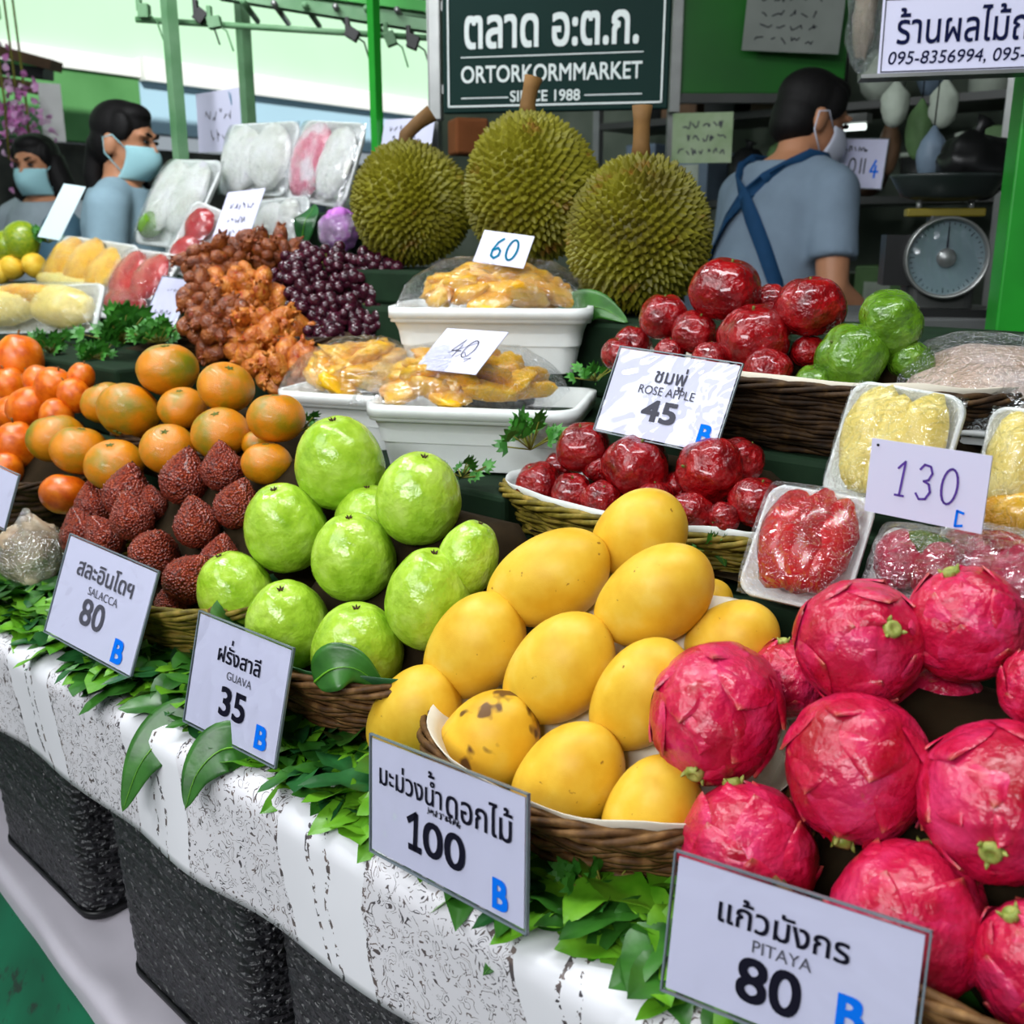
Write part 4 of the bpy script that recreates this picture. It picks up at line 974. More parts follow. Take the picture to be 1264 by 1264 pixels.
def text_mesh(body, bold=0., shear=0., rows=110):
    """scanline fill (non-zero winding) so that overlapping outlines stay clean"""
    x0, x1, y0, y1 = fdims(body); segs = []
    for o in OUT[body]:
        q = np.roll(o, -1, 0); segs.append(np.concatenate([o, q], 1))
    S = np.concatenate(segs); y0 -= bold; y1 += bold; dy = (y1-y0)/rows; mb = MB(); lines = []
    for r in range(rows):
        y = y0+(r+.5)*dy; m = (S[:, 1] <= y) != (S[:, 3] <= y); s_ = S[m]; iv = []
        if len(s_):
            x = s_[:, 0] + (y-s_[:, 1])/(s_[:, 3]-s_[:, 1])*(s_[:, 2]-s_[:, 0]); w = np.where(s_[:, 3] > s_[:, 1], 1, -1); od = np.argsort(x); wn = 0
            for i in od:
                if wn == 0: st = x[i]
                wn += w[i]
                if wn == 0 and x[i] > st: iv.append((st-bold, x[i]+bold))
        lines.append(iv)
    kb = int(round(bold/dy))
    for r in range(rows):
        iv = sorted(q for k in range(-kb, kb+1) if 0 <= r+k < rows for q in lines[r+k]); mg = []
        for a, b in iv:
            if mg and a <= mg[-1][1]: mg[-1][1] = max(mg[-1][1], b)
            else: mg.append([a, b])
        ya, yb = y0+r*dy, y0+(r+1)*dy
        for a, b in mg: mb.add([(a+shear*ya, ya, 0), (b+shear*ya, ya, 0), (b+shear*yb, yb, 0), (a+shear*yb, yb, 0)], [(0, 1, 2, 3)])
    return mb
def write(parent, mw, body, cx, cy, w, mat, part='lettering', h=None, bold=0., shear=0., tones=(), z=.0012):
    """lettering in the parent's plane: centre (cx, cy), width w (metres), optional height h; tones = [(prefix, mark)] stacked above"""
    x0, x1, y0, y1 = fdims(body); k = w/(x1-x0); ky = h/(y1-y0) if h else k
    m = Matrix.Translation((cx - (x0+x1)/2*k, cy - (y0+y1)/2*ky, z)) @ Matrix.Diagonal((k, ky, 1, 1))
    text_mesh(body, bold, shear).build(part, M[mat], parent, False, m)
    for pre, mark in tones:
        adv = fdims(pre+'.')[1] - fdims('.')[1]
        text_mesh(mark, bold, shear, 40).build('tone_mark', M[mat], parent, False, m @ Matrix.Translation((adv, .27, 0)))
GL = {'0': [[(.5+.42*math.cos(a), .5+.5*math.sin(a)) for a in [math.pi/2+i*math.pi/10 for i in range(21)]]],
      '1': [[(.2, .78), (.55, 1), (.5, 0)], [(.25, 0), (.75, 0)]],
      '3': [[(.1, .85), (.3, 1), (.65, .97), (.8, .78), (.65, .58), (.4, .53), (.7, .47), (.85, .25), (.65, .03), (.3, 0), (.08, .15)]],
      '4': [[(.6, 1), (.1, .35), (.95, .35)], [(.65, .7), (.6, 0)]],
      '6': [[(.75, 1), (.4, .8), (.15, .4), (.2, .1), (.5, 0), (.8, .15), (.82, .38), (.55, .52), (.25, .4)]],
      'B': [[(.15, 0), (.15, 1), (.6, .98), (.75, .78), (.55, .54), (.15, .52)], [(.55, .54), (.85, .35), (.75, .08), (.15, 0)]]}
def strokes(parent, lines, x, y, w, h, mat, part, rad=.0012, z=.0012, slant=0., mw=None):
    """pen strokes: lines of points in a unit box, placed at (x, y) with size (w, h)"""
    mb = MB()
    for ln in lines:
        pts = [Vector((x + (p[0]+slant*p[1])*w, y + p[1]*h, z)) for p in ln]
        for a, b in zip(pts, pts[1:]):
            t_ = (b-a); n_ = Vector((-t_.y, t_.x, 0)).normalized()*rad; e = t_.normalized()*rad*.6
            mb.add([a-n_-e, b-n_+e, b+n_+e, a+n_-e], [(0, 1, 2, 3)])
    return mb.build(part, M[mat], parent, False, mw)
def scrib(n, sd, wob=1.):
    """rows of unreadable handwriting"""
    rng = random.Random(sd); out = []
    for r in range(n):
        x = rng.uniform(0, .2); y0 = 1-(r+.8)/n
        while x < .9:
            ln = []; px_ = x
            for k in range(rng.randint(3, 5)): ln.append((px_, y0 + rng.uniform(0, .55)/n)); px_ += rng.uniform(.0, .06)*wob
            out.append(ln); x = px_ + rng.uniform(.02, .08)
    return out
def card(c, d, prior, lb, mat='card', sleeve=0., cat='price card', group=None, name='price_card', th=.0012):
    o, X, Y, w, h = pose(c, d, prior); m = frame(o, X, Y)
    e = empty(name, m, lb, cat, group)
    pp = MB().box((w/2, h/2, 0), (w, h, th)).build('paper', M[mat], e, False)
    if sleeve:
        MB().box((w/2, h/2, -.0004), (w+2*sleeve, h+2*sleeve, th*1.9)).build('clear_sleeve', M['laminate'], e, False)
        mb = MB(); s2 = sleeve
        for x0_, y0_, x1_, y1_ in ((-s2, -s2, w+s2, -s2+.0012), (-s2, h+s2-.0012, w+s2, h+s2), (-s2, -s2, -s2+.0012, h+s2), (w+s2-.0012, -s2, w+s2, h+s2)):
            mb.box(((x0_+x1_)/2, (y0_+y1_)/2, 0), (x1_-x0_, y1_-y0_, th*2.2))
        mb.build('sleeve_edge', M['sleeve_edge'], e, False)
    return pp, w, h
M['sleeve_edge'] = plain('sleeve_edge', (120, 132, 140), .25, .6)
GC = 'laminated price cards'
ZT = .0016
def B_mark(e, w, h, u, v, bh): write(e, None, 'B', u*w, v*h, bh*h*.72, 'ink_blue', 'blue_letter', h=bh*h, z=ZT, bold=.035)
e, w, h = card([(88, 661), (195, 708), (160, 833), (57, 778)], 1.23, (0, .2, 0), 'laminated white price card reading SALACCA 80 before the red-brown fruit', sleeve=.003)
write(e, None, 'สละอินโดฯ', .50*w, .77*h, .64*w, 'ink_grey', 'thai_lettering', z=ZT, bold=.012); write(e, None, 'SALACCA', .53*w, .57*h, .34*w, 'ink_grey', 'english_lettering', z=ZT)
write(e, None, '80', .47*w, .36*h, .26*w, 'ink_grey', 'price_number', h=.26*h, z=ZT, bold=.012); B_mark(e, w, h, .83, .15, .21)
e, w, h = card([(248, 757), (361, 803), (338, 944), (229, 888)], 1.04, (0, .2, 0), 'laminated white price card reading GUAVA 35 before the green guavas', sleeve=.003)
write(e, None, 'ฝรังสาลี', .50*w, .74*h, .46*w, 'ink', 'thai_lettering', z=ZT, bold=.012, tones=[('ฝรั', '่')]); write(e, None, 'GUAVA', .53*w, .565*h, .27*w, 'ink_grey', 'english_lettering', z=ZT)
write(e, None, '35', .50*w, .33*h, .27*w, 'ink', 'price_number', h=.25*h, z=ZT, bold=.02); B_mark(e, w, h, .84, .17, .19)
e, w, h = card([(462, 911), (647, 984), (649, 1147), (460, 1047)], .85, (0, .2, 0), 'laminated white price card reading 100 leaning on the mango basket', sleeve=.0035)
write(e, None, 'มะม่วงนํา', .285*w, .735*h, .44*w, 'ink', 'thai_lettering', z=ZT, bold=.01, tones=[('มะม่วงนํ', '้')]); write(e, None, 'ดอกไม้', .735*w, .735*h, .40*w, 'ink', 'thai_lettering', z=ZT, bold=.01)
strokes(e, scrib(1, 5, .6)+scrib(1, 8, .5)+scrib(1, 9, .5), .40*w, .525*h, .25*w, .11*h, 'ink', 'crossed_out_word', .0004, ZT)
strokes(e, GL['1'], .25*w, .20*h, .15*w, .29*h, 'ink', 'price_number', .0026, ZT); write(e, None, '00', .52*w, .34*h, .27*w, 'ink', 'price_number', h=.29*h, z=ZT, bold=.015); B_mark(e, w, h, .87, .17, .22)
e, w, h = card([(845, 1046), (1134, 1163), (1128, 1330), (822, 1218)], .655, (0, .2, 0), 'laminated white price card reading PITAYA 80 before the dragon fruit', sleeve=.0035)
write(e, None, 'แก้วมังกร', .47*w, .74*h, .54*w, 'ink', 'thai_lettering', z=ZT, bold=.012); write(e, None, 'PITAYA', .48*w, .54*h, .245*w, 'ink_grey', 'english_lettering', z=ZT)
write(e, None, '80', .44*w, .29*h, .26*w, 'ink', 'price_number', h=.31*h, z=ZT, bold=.02); B_mark(e, w, h, .77, .31, .23)
e, w, h = card([(768, 430), (914, 452), (880, 559), (735, 529)], 1.16, (0, .35, 0), 'laminated white price card reading ROSE APPLE 45', sleeve=.003)
write(e, None, 'ชมพู่', .50*w, .735*h, .26*w, 'ink_grey', 'thai_lettering', z=ZT, bold=.012); write(e, None, 'ROSE APPLE', .50*w, .565*h, .47*w, 'ink_grey', 'english_lettering', z=ZT)
write(e, None, '45', .49*w, .33*h, .28*w, 'ink_grey', 'price_number', h=.24*h, z=ZT, bold=.025); B_mark(e, w, h, .90, .18, .2)
e, w, h = card([(1077, 540), (1224, 563), (1213, 660), (1067, 630)], .835, (0, .2, 0), 'plain white card with 130 handwritten in violet before the pale yellow pack')
for i, g in enumerate('130'): strokes(e, GL[g], (.22+.20*i)*w, .30*h, .15*w, .46*h, 'ink_violet', 'handwritten_number', .0009, ZT, .12)
strokes(e, [[(.1, 0), (.15, 1), (.8, .9)], [(.1, 0), (.8, .1)]], .78*w, .04*h, .08*w, .2*h, 'ink_blue', 'blue_letter', .001, ZT)
MB().ell((.06*w, .92*h, .001), (.0012, .0012, .0008), nu=8, nv=5).build('pin_hole', M['ink'], e)
e, w, h = card([(550, 405), (630, 411), (585, 462), (514, 455)], 1.33, (0, .9, 0), 'white card with a scribbled 40 lying on the lower jackfruit tray')
for i, g in enumerate('40'): strokes(e, GL[g], (.34+.19*i)*w, .34*h, .18*w, .40*h, 'ink_grey', 'handwritten_number', .0007, ZT, .15)
strokes(e, [[(0, .2), (1.1, .9)], [(.5, 0), (.8, .3), (.95, .1)], [(1.0, -.1), (1.3, 0), (1.1, -.25)]], .34*w, .34*h, .32*w, .4*h, 'ink_grey', 'crossing_stroke', .0005, ZT)
e, w, h = card([(600, 285), (658, 291), (648, 333), (582, 323)], 1.50, (.4, .6, 0), 'small white card with 60 in teal handwriting on the upper jackfruit tray')
for i, g in enumerate('60'): strokes(e, GL[g], (.26+.29*i)*w, .18*h, .23*w, .62*h, 'ink_teal', 'handwritten_number', .0016, ZT, .08)
e, w, h = card([(203, 343), (238, 346), (213, 413), (174, 405)], 2.0, (.2, .4, 0), 'small white card with faint handwriting stuck in the parsley by the ochre fruit', sleeve=.002)
strokes(e, scrib(2, 4), .2*w, .1*h, .6*w, .35*h, 'ink_grey', 'handwriting', .0006, ZT); strokes(e, scrib(1, 6), .25*w, .72*h, .6*w, .12*h, 'ink_grey', 'handwriting', .0004, ZT)
e, w, h = card([(280, 236), (330, 234), (302, 300), (258, 306)], 2.2, (.2, .5, 0), 'white card with scrawled handwriting resting on the rounded white pack')
strokes(e, scrib(3, 14), .2*w, .1*h, .65*w, .75*h, 'ink', 'handwriting', .0009, ZT)
e, w, h = card([(82, 228), (104, 230), (76, 296), (46, 292)], 2.6, (.5, .4, 0), 'narrow pale blue card standing behind the yellow packs, before the women', 'card_blue')
e, w, h = card([(-60, 548), (24, 590), (4, 650), (-75, 610)], 1.40, (0, .3, 0), 'white price card cut off by the picture edge above the bag of beige fruit', sleeve=.003)
e, w, h = card([(243, 114), (294, 110), (300, 184), (246, 188)], 2.95, (-.3, 0, 0), 'white paper notice with scrawled writing taped to the green post', cat='notice', name='paper_notice')
strokes(e, scrib(2, 21), .2*w, .1*h, .7*w, .7*h, 'ink_grey', 'handwriting', .0018, ZT); strokes(e, [[(0, 1), (.4, .2), (.3, .9)]], .78*w, .7*h, .14*w, .25*h, 'ink_teal', 'handwriting', .002, ZT)
e, w, h = card([(476, 146), (538, 146), (530, 192), (466, 194)], 2.7, (-.3, 0, 0), 'white paper notice hanging beside the foot of the market sign', cat='notice', name='paper_notice')
strokes(e, scrib(3, 31), .15*w, .1*h, .7*w, .8*h, 'ink_grey', 'handwriting', .0014, ZT)
e, w, h = card([(1030, 170), (1094, 173), (1090, 233), (1020, 230)], 3.0, (0, .05, 0), 'white price card with blue writing standing beyond the vendor', sleeve=.003)
strokes(e, scrib(1, 41), .2*w, .7*h, .5*w, .2*h, 'ink', 'handwriting', .0015, ZT); strokes(e, GL['0']+[[(1.6, 0), (1.6, 1)], [(2.1, 0), (2.1, 1)]], .36*w, .3*h, .14*w, .3*h, 'ink', 'handwritten_number', .002, ZT); strokes(e, GL['4'], .75*w, .22*h, .16*w, .35*h, 'ink_blue', 'blue_letter', .003, ZT)

# ---------------------------------------------------------------- leaves
def leaf_mesh(L, w, bend, fold=.25, n=14, wav=0.):
    def fn(u, v):
        x = (u-.5)*2*w*.5*(math.sin(math.pi*min(1, v**.8))**.9)*(1-.25*v); y = L*v
        return (x, y*(1-.12*bend*v), -bend*L*.5*v*v + abs(x)*fold + wav*math.sin(v*9)*x*2)
    return MB().grid(8, n, fn)
def big_leaf(pts, d, w, lb, mat='leaf'):
    """leaf along picture points base -> tip, each with its own distance"""
    P = [at(x, y, dd) for (x, y), dd in zip(pts, d)]
    def sp(v):
        k = v*(len(P)-1); i = min(int(k), len(P)-2); f = k-i
        a = P[max(0, i-1)]; b = P[i]; c = P[i+1]; e_ = P[min(len(P)-1, i+2)]
        return .5*((2*b) + (c-a)*f + (2*a-5*b+4*c-e_)*f*f + (3*b-a-3*c+e_)*f**3)
    base = P[0]
    def fn(u, v):
        p = sp(v); t_ = (sp(min(1, v+.02))-sp(max(0, v-.02))).normalized(); view = (Vector((0, 0, CAMZ))-p).normalized()
        sd_ = t_.cross((view*.5+Z*.3-V*.6).normalized()).normalized(); x = (u-.5)*w*1.1*(math.sin(math.pi*min(1, .02+.98*v**.72))**.85)*(1-.25*v)
        return p + sd_*x + (view*.6+Z*.4)*abs(x)*.22 - base
    o = MB().grid(8, 18, fn).build('leaf', M[mat], None, True, Matrix.Translation(base))
    s_ = o.modifiers.new('thickness', 'SOLIDIFY'); s_.thickness = .0008
    rib = MB().tube([sp(v/14)-base + (Vector((0, 0, CAMZ))-sp(v/14)).normalized()*.0012 for v in range(15)], [.0012*(1-v/16) for v in range(15)], 5).build('midrib', M['leaf_bright'], o)
    return tag(o, lb, 'leaf')
big_leaf([(258, 892), (215, 902), (175, 940), (151, 1002)], [1.075, 1.07, 1.06, 1.055], .06, 'large dark green leaf with pointed tip hanging over the cloth beyond the guava card')
big_leaf([(318, 925), (275, 925), (243, 955), (229, 998)], [1.0, .99, .985, .98], .05, 'large dark green leaf hanging over the cloth under the guava card corner')
big_leaf([(110, 790), (70, 782), (30, 790), (-10, 815)], [1.30, 1.29, 1.32, 1.33], .05, 'large leaf lying on the cloth at the salacca card foot')
big_leaf([(730, 1130), (690, 1145), (640, 1158), (596, 1204)], [.80, .785, .775, .76], .045, 'pointed leaf sticking out below the corner of the 100 card')
big_leaf([(560, 1090), (540, 1092), (515, 1098), (498, 1108)], [.85, .84, .835, .83], .02, 'small leaf tip peeping from under the 100 card')
big_leaf([(905, 1262), (860, 1245), (815, 1248), (775, 1275)], [.70, .69, .69, .69], .05, 'leaf at the bottom edge beneath the pitaya card')
big_leaf([(388, 842), (410, 826), (440, 826), (474, 850)], [.955, .945, .945, .955], .045, 'broad shiny leaf lying against the front guava on the basket rim', 'leaf')
big_leaf([(690, 392), (715, 382), (742, 380), (775, 398)], [1.54, 1.53, 1.51, 1.48], .055, 'broad green leaf between the upper jackfruit tray and the round durian', 'leaf')
big_leaf([(372, 300), (376, 275), (384, 262), (388, 252)], [2.1, 2.08, 2.1, 2.12], .05, 'green leaf standing up behind the ochre fruit beside the violet bag', 'leaf_dark')
big_leaf([(860, 640), (872, 655), (884, 672), (896, 700)], [1.06, 1.04, 1.03, 1.03], .03, 'green leaf hanging over the rim of the lower rose apple basket', 'leaf')
def garland():
    rng = random.Random(3); mbs = {'leaf': MB(), 'leaf_bright': MB(), 'leaf_dark': MB()}
    for i in range(1900):
        s = rng.uniform(-.35, 1.12); t_ = rng.uniform(.03, .14) if i % 6 else rng.uniform(.025, .33); h = rng.uniform(.008, .030) if t_ > .05 else rng.uniform(.008, .018)
        k = rng.choices(['leaf', 'leaf_bright', 'leaf_dark'], [4, 5, 2])[0]
        m = Matrix.Translation((s, t_, h)) @ Matrix.Rotation(rng.uniform(0, 6.28), 4, 'Z') @ Matrix.Rotation(rng.uniform(-.3, .3), 4, 'X') @ Matrix.Rotation(rng.uniform(-.35, .35), 4, 'Y')
        L = rng.uniform(.035, .075); b = leaf_mesh(L, L*rng.uniform(.5, .8), rng.uniform(-.1, .5), .2, 6, .1)
        mbs[k].add([m @ Vector(q) for q in b.v], b.f)
    o = None
    o = bpy.data.objects.new('leaf_litter', None); COL.objects.link(o); o.matrix_world = FR
    for k in mbs: mbs[k].build('leaf_layer', M[k], o)
    tag(o, 'bed of small green leaves strewn along the counter under the baskets', 'leaf bed', kind='stuff')
garland()
def parsley(px, py, d, r, n, sd, lb, lean=(0, 0)):
    rng = random.Random(sd); p = at(px, py, d); mb = MB(); st = MB()
    for i in range(n):
        a = rng.uniform(0, 6.28); el = rng.uniform(.2, 1.3); dr = Vector((math.cos(a)*math.cos(el), math.sin(a)*math.cos(el), math.sin(el)*.8)); q = dr*r*rng.uniform(.3, 1)
        st.tube([(0, 0, 0), q*.6, q], .0009, 4)
        x = dr.orthogonal().normalized(); y = dr.cross(x)
        for k in range(5):                                   # one leaflet of five pointed lobes
            b = (k-2)*.55; ax = (dr*math.cos(b) + x*math.sin(b)).normalized(); L = r*.42*(1-.12*abs(k-2)); sd_ = ax.cross(y).normalized()
            mb.add([q, q+ax*L*.5+sd_*L*.22+y*.1*L, q+ax*L*.75+sd_*L*.10, q+ax*L+y*rng.uniform(-.2, .2)*L, q+ax*L*.75-sd_*L*.12, q+ax*L*.5-sd_*L*.22+y*.1*L], [(0, 1, 2, 3, 4, 5)])
    o = st.build('parsley_sprig', M['greenstalk'], None, True, Matrix.Translation(p)); mb.build('leaflets', M['parsley'], o, False)
    return tag(o, lb, 'parsley')
parsley(150, 425, 1.92, .075, 46, 1, 'bushy parsley clump below the small handwritten card at the far end')
parsley(62, 436, 1.96, .05, 26, 11, 'parsley clump between the orange plums and the flat pale yellow tray'); parsley(118, 446, 1.9, .05, 26, 12, 'parsley clump behind the tangerines, just past the outermost plums')
parsley(196, 424, 1.86, .05, 26, 2, 'parsley clump right above the topmost tangerine'); parsley(655, 555, 1.22, .05, 20, 3, 'parsley sprig against the lower jackfruit tray corner')
parsley(570, 590, 1.24, .035, 14, 4, 'parsley sprig at the foot of the lower jackfruit tray behind the guavas'); parsley(372, 532, 1.40, .035, 14, 5, 'parsley sprig beside the topmost guava and the tangerines')
parsley(885, 682, 1.03, .03, 14, 6, 'parsley sprig on the rim below the rose apples, by the melon pack'); parsley(745, 1105, .78, .04, 18, 7, 'parsley sprig hanging on the side of the mango basket')
parsley(60, 300, 2.7, .05, 20, 8, 'green sprig between the green mango and the yellow pack'); parsley(735, 470, 1.42, .04, 14, 9, 'parsley sprig between the upper tray and the rose apples')
# ---------------------------------------------------------------- frame, signs, post, scale
sf = empty('stall_frame', (at(220, 186, 2.75).x, at(220, 186, 2.75).y, 0), 'green metal frame of posts and crossbars carrying the canopy slats', 'frame')
sfi = sf.matrix_world.inverted()
def fpost(x0, y0, x1, y1, d, w, mat, name='post'):
    p = at(x1, y1, d); q = at(x0, y0, d); w_ = w*d/FPX
    return MB().box(sfi @ Vector((p.x, p.y, 1.65)), (w_, w_, 3.1), Matrix.Rotation(YAW, 3, 'Z')).build(name, M[mat], sf, False)
fpost(213, 0, 223, 190, 2.75, 14, 'green_dull'); fpost(304, 40, 307, 145, 3.2, 13, 'green_dull'); fpost(465, 0, 466, 175, 2.7, 11, 'green_paint')
p = at(536, 70, 2.50); MB().box(sfi @ Vector((p.x, p.y, 1.65)), (.025, .03, 3.1), Matrix.Rotation(-.28, 3, 'Z')).build('post', M['steel'], sf, False)
a, b = at(168, 24, 2.72), at(545, 48, 2.72); MB().tube([sfi @ a, sfi @ b], .008, 8).build('crossbar', M['green_dull'], sf)
for i, (x, y) in enumerate([(178, 14), (248, 20), (265, 28), (435, 42), (482, 48), (510, 52)]):
    c = sfi @ at(x, y, 2.7); mb = MB().box(c, (.028, .03, .034), Matrix.Rotation(i*.7, 3, 'Y')); mb.tube([c, c+Vector((.03, 0, -.02)), c+Vector((.045, 0, -.07))], .003, 5); mb.box(c+Vector((-.012, 0, .02)), (.012, .02, .04)); bevel(mb.build('clamp', M['black'] if i % 2 else M['green_dull'], sf, False), .003)
for i, (x0, y0, x1, y1, m_) in enumerate([(270, -8, 560, 38, 'green_dull'), (300, -20, 560, 14, 'green_paint'), (200, -30, 560, -4, 'steel'), (330, -6, 560, 22, 'green_dull')]):
    d = 2.75+.12*i; a, b = at(x0, y0, d), at(x1, y1, d); c = (a+b)/2; L = (b-a).length
    R = (b-a).to_track_quat('X', 'Z').to_matrix(); MB().box(sfi @ c, (L, .05, .028), R).build('roof_slat', M[m_], sf, False)
for i in range(7):
    a, b = at(300+38*i, 2+2*i, 2.7), at(318+38*i, 26+3*i, 3.1); MB().tube([sfi @ a, sfi @ b], .009, 6).build('rafter', M['steel' if i % 2 else 'green_dull'], sf)
# dark green market sign
M['sign_green'] = plain('dark_green_board', (10, 40, 36), .7, .15, .1, 3)
o, X, Y, w, h = pose([(546, -22), (828, -30), (826, 132), (546, 140)], 2.40, (math.radians(26), 0, 0), (60, 200, 200))
e = empty('market_sign', frame(o, X, Y), 'dark green market name board with white lettering hanging above the durians', 'sign')
bevel(MB().box((w/2, h/2, -.012), (w, h, .024)).build('board', M['sign_green'], e, False), .003)
mb = MB()
for x0_, y0_, x1_, y1_ in ((.012, .012, w-.012, .016), (.012, h-.016, w-.012, h-.012), (.012, .012, .016, h-.012), (w-.016, .012, w-.012, h-.012)): mb.box(((x0_+x1_)/2, (y0_+y1_)/2, .0008), (x1_-x0_, y1_-y0_, .0014))
mb.build('white_border', M['ink_white'], e, False)
mb = MB()
for x0_, x1_, y_ in ((.085, .89, .435), (.085, .30, .115), (.64, .89, .118)): mb.box(((x0_+x1_)/2*w, y_*h, .0008), ((x1_-x0_)*w, .0024, .0012))
mb.build('rule', M['ink_white'], e, False)
write(e, None, 'ตลาด อ:ต.ก.', .485*w, .625*h, .76*w, 'ink_white', 'thai_lettering', h=.24*h, bold=.02, z=.0014)
write(e, None, 'ORTORKORMMARKET', .487*w, .30*h, .80*w, 'ink_white', 'english_lettering', h=.13*h, bold=.012, z=.0014)
write(e, None, 'SINCE 1988', .465*w, .122*h, .31*w, 'ink_white', 'english_lettering', h=.085*h, bold=.012, z=.0014)
bevel(MB().box((-.022, h/2, -.02), (.03, h*1.1, .03)).build('side_rail', M['steel'], e, False), .003)
for y_ in (.2, .85): MB().box((-.004, h*y_, -.018), (.012, .02, .008)).build('bracket', M['steel'], e, False)
# white shop sign with the telephone numbers
o, X, Y, w, h = pose([(1090, -2), (1420, -22), (1410, 84), (1083, 93)], 1.72, (math.radians(30), 0, 0), (60, 60, 60))
e = empty('shop_sign', frame(o, X, Y), 'white hanging shop sign with Thai writing and telephone numbers by the green post', 'sign')
MB().box((w/2, h/2, -.002), (w, h, .004)).build('board', M['card'], e, False)
mb = MB()
for x0_, y0_, x1_, y1_ in ((.004, .004, w-.004, .0055), (.004, h-.0055, w-.004, h-.004), (.004, .004, .0055, h-.004), (w-.0055, .004, w-.004, h-.004)): mb.box(((x0_+x1_)/2, (y0_+y1_)/2, .0006), (x1_-x0_, y1_-y0_, .0012))
mb.build('black_border', M['ink'], e, False)
M['navy_ink'] = plain('navy_ink', (24, 28, 60), 1., 0., .02)
write(e, None, 'ร้านผลไม้ถ่ว', .345*w, .62*h, .56*w, 'navy_ink', 'thai_lettering', h=.46*h, bold=.01, z=.0014)
write(e, None, '095-8356994, 095-77', .335*w, .20*h, .60*w, 'navy_ink', 'telephone_number', h=.19*h, bold=.004, z=.0014, shear=.15)
MB().box((w/2-.01, -.006, .012), (w+.04, .006, .05)).build('plastic_ledge', M['steel'], e, False)
MB().box((w/2, h+.002, .0), (w*.9, .008, .008)).build('top_strip', plain('magenta_strip', (150, 40, 90), .5), e, False)
# the green post
p = at(1246, 395, 1.85); po = empty('green_post', Matrix.Translation((p.x+.012, p.y, 0)) @ Matrix.Rotation(math.radians(-12), 4, 'Z'), 'bright green square post at the picture edge with a strip of white tape', 'post')
bevel(MB().box((0, 0, 1.55), (.085, .085, 3.1)).build('shaft', M['green_paint'], po, False), .004)
zt = at(1246, 145, 1.8).z; bevel(MB().box((-.01, -.0428, zt), (.03, .002, .06)).build('tape', M['foam'], po, False), .001)
# table and dial scale behind
M['grey_top'] = plain('grey_table_top', (96, 98, 98), .5, .4)
tw = at(1150, 392, 2.05); th_ = tw.z
wt = empty('work_table', (tw.x, tw.y+.12, 0), 'grey work table under the dial scale behind the rose apples', 'table')
bevel(MB().box((0, .05, th_-.015), (.62, .40, .03)).build('tabletop', M['grey_top'], wt, False), .004)
for x in (-.28, .28):
    for y in (-.12, .22): MB().box((x, y, (th_-.03)/2), (.03, .03, th_-.03)).build('leg', M['steel'], wt, False)
sc_ = empty('dial_scale', Matrix.Translation((at(1166, 390, 2.06).x, at(1166, 390, 2.06).y+.03, th_)) @ Matrix.Rotation(-.22, 4, 'Z'), 'old dial weighing scale with a dark pan and round glass dial beside the vendor', 'scale')
M['scale_grey'] = plain('scale_housing', (62, 64, 62), .45, .4, .1, 9)
kx = 2.06/FPX
def disc(n, r): return [(r*math.cos(2*math.pi*k/n), r*math.sin(2*math.pi*k/n)) for k in range(n)]
zc = at(1166, 318, 2.06).z - th_; rd = 49*kx
bevel(MB().box((0, .06, zc*.5), (.13, .12, zc*1.0+.09), None, 1.0).build('housing', M['scale_grey'], sc_, False), .02, 4)
MB().box((-.085, .04, zc*.95), (.06, .09, .10)).build('side_box', M['black'], sc_, False)
MB().box((0, .05, .008), (.2, .17, .016)).build('base', M['black'], sc_, False)
MB().rings([[Vector((x*k, y_, zc+z*k)) for x, z in disc(40, rd)] for y_, k in ((-.005, 1.), (-.03, 1.), (-.034, .97), (-.03, .92), (-.012, .9))], cap=False).build('dial_ring', M['steel'], sc_)
M['dial'] = plain('dial_face', (120, 140, 146), .3, .5, .1, 6)
df_ = MB().rings([[Vector((x, y_, zc+z)) for x, z in disc(40, rd*.93)] for y_ in (-.004, -.014)]).build('dial_face', M['dial'], sc_, False)
mb = MB()
for k in range(40):
    a = 2*math.pi*k/40; L = .12 if k % 5 == 0 else .06; mb.tube([(rd*.86*math.cos(a), -.0148, zc+rd*.86*math.sin(a)), (rd*(.86-L)*math.cos(a), -.0148, zc+rd*(.86-L)*math.sin(a))], .0007, 4)
mb.build('dial_marks', M['ink'], df_); MB().tube([(0, -.017, zc-.015), (0, -.017, zc+rd*.75)], [.003, .001], 5).build('needle', M['ink'], df_)
MB().ell((0, -.018, zc), (rd*.24, .012, rd*.24)).build('hub', M['steel'], sc_)
MB().ball(lambda d: Vector((d.x*rd*.94, -.016-.016*max(0, -d.y), zc+d.z*rd*.94)), 30, 18).build('glass', M['laminate'], sc_)
zp = at(1158, 248, 2.06).z - th_; rp = 69*kx
MB().rings([[Vector((x, .06+y_*.75, z)) for x, y_ in disc(44, r)] for r, z in ((rp*.45, zp), (rp*.78, zp+.010), (rp*.96, zp+.044), (rp, zp+.050), (rp*.98, zp+.052), (rp*.9, zp+.034), (rp*.5, zp+.008))]).build('pan', plain('dark_pan', (40, 48, 46), .35, .5), sc_)
bevel(MB().box((0, .06, zp-.022), (.15, .05, .016)).build('pan_bracket', plain('worn_yellow_paint', (130, 116, 26), .5), sc_, False), .003)
for x in (-.05, .05): MB().tube([(x, .06, zp-.02), (x, .06, zp+.004)], .006, 8).build('pan_support', M['steel'], sc_)
bevel(MB().box((0, .06, zp-.05), (.06, .05, .05)).build('neck', M['scale_grey'], sc_, False), .006)

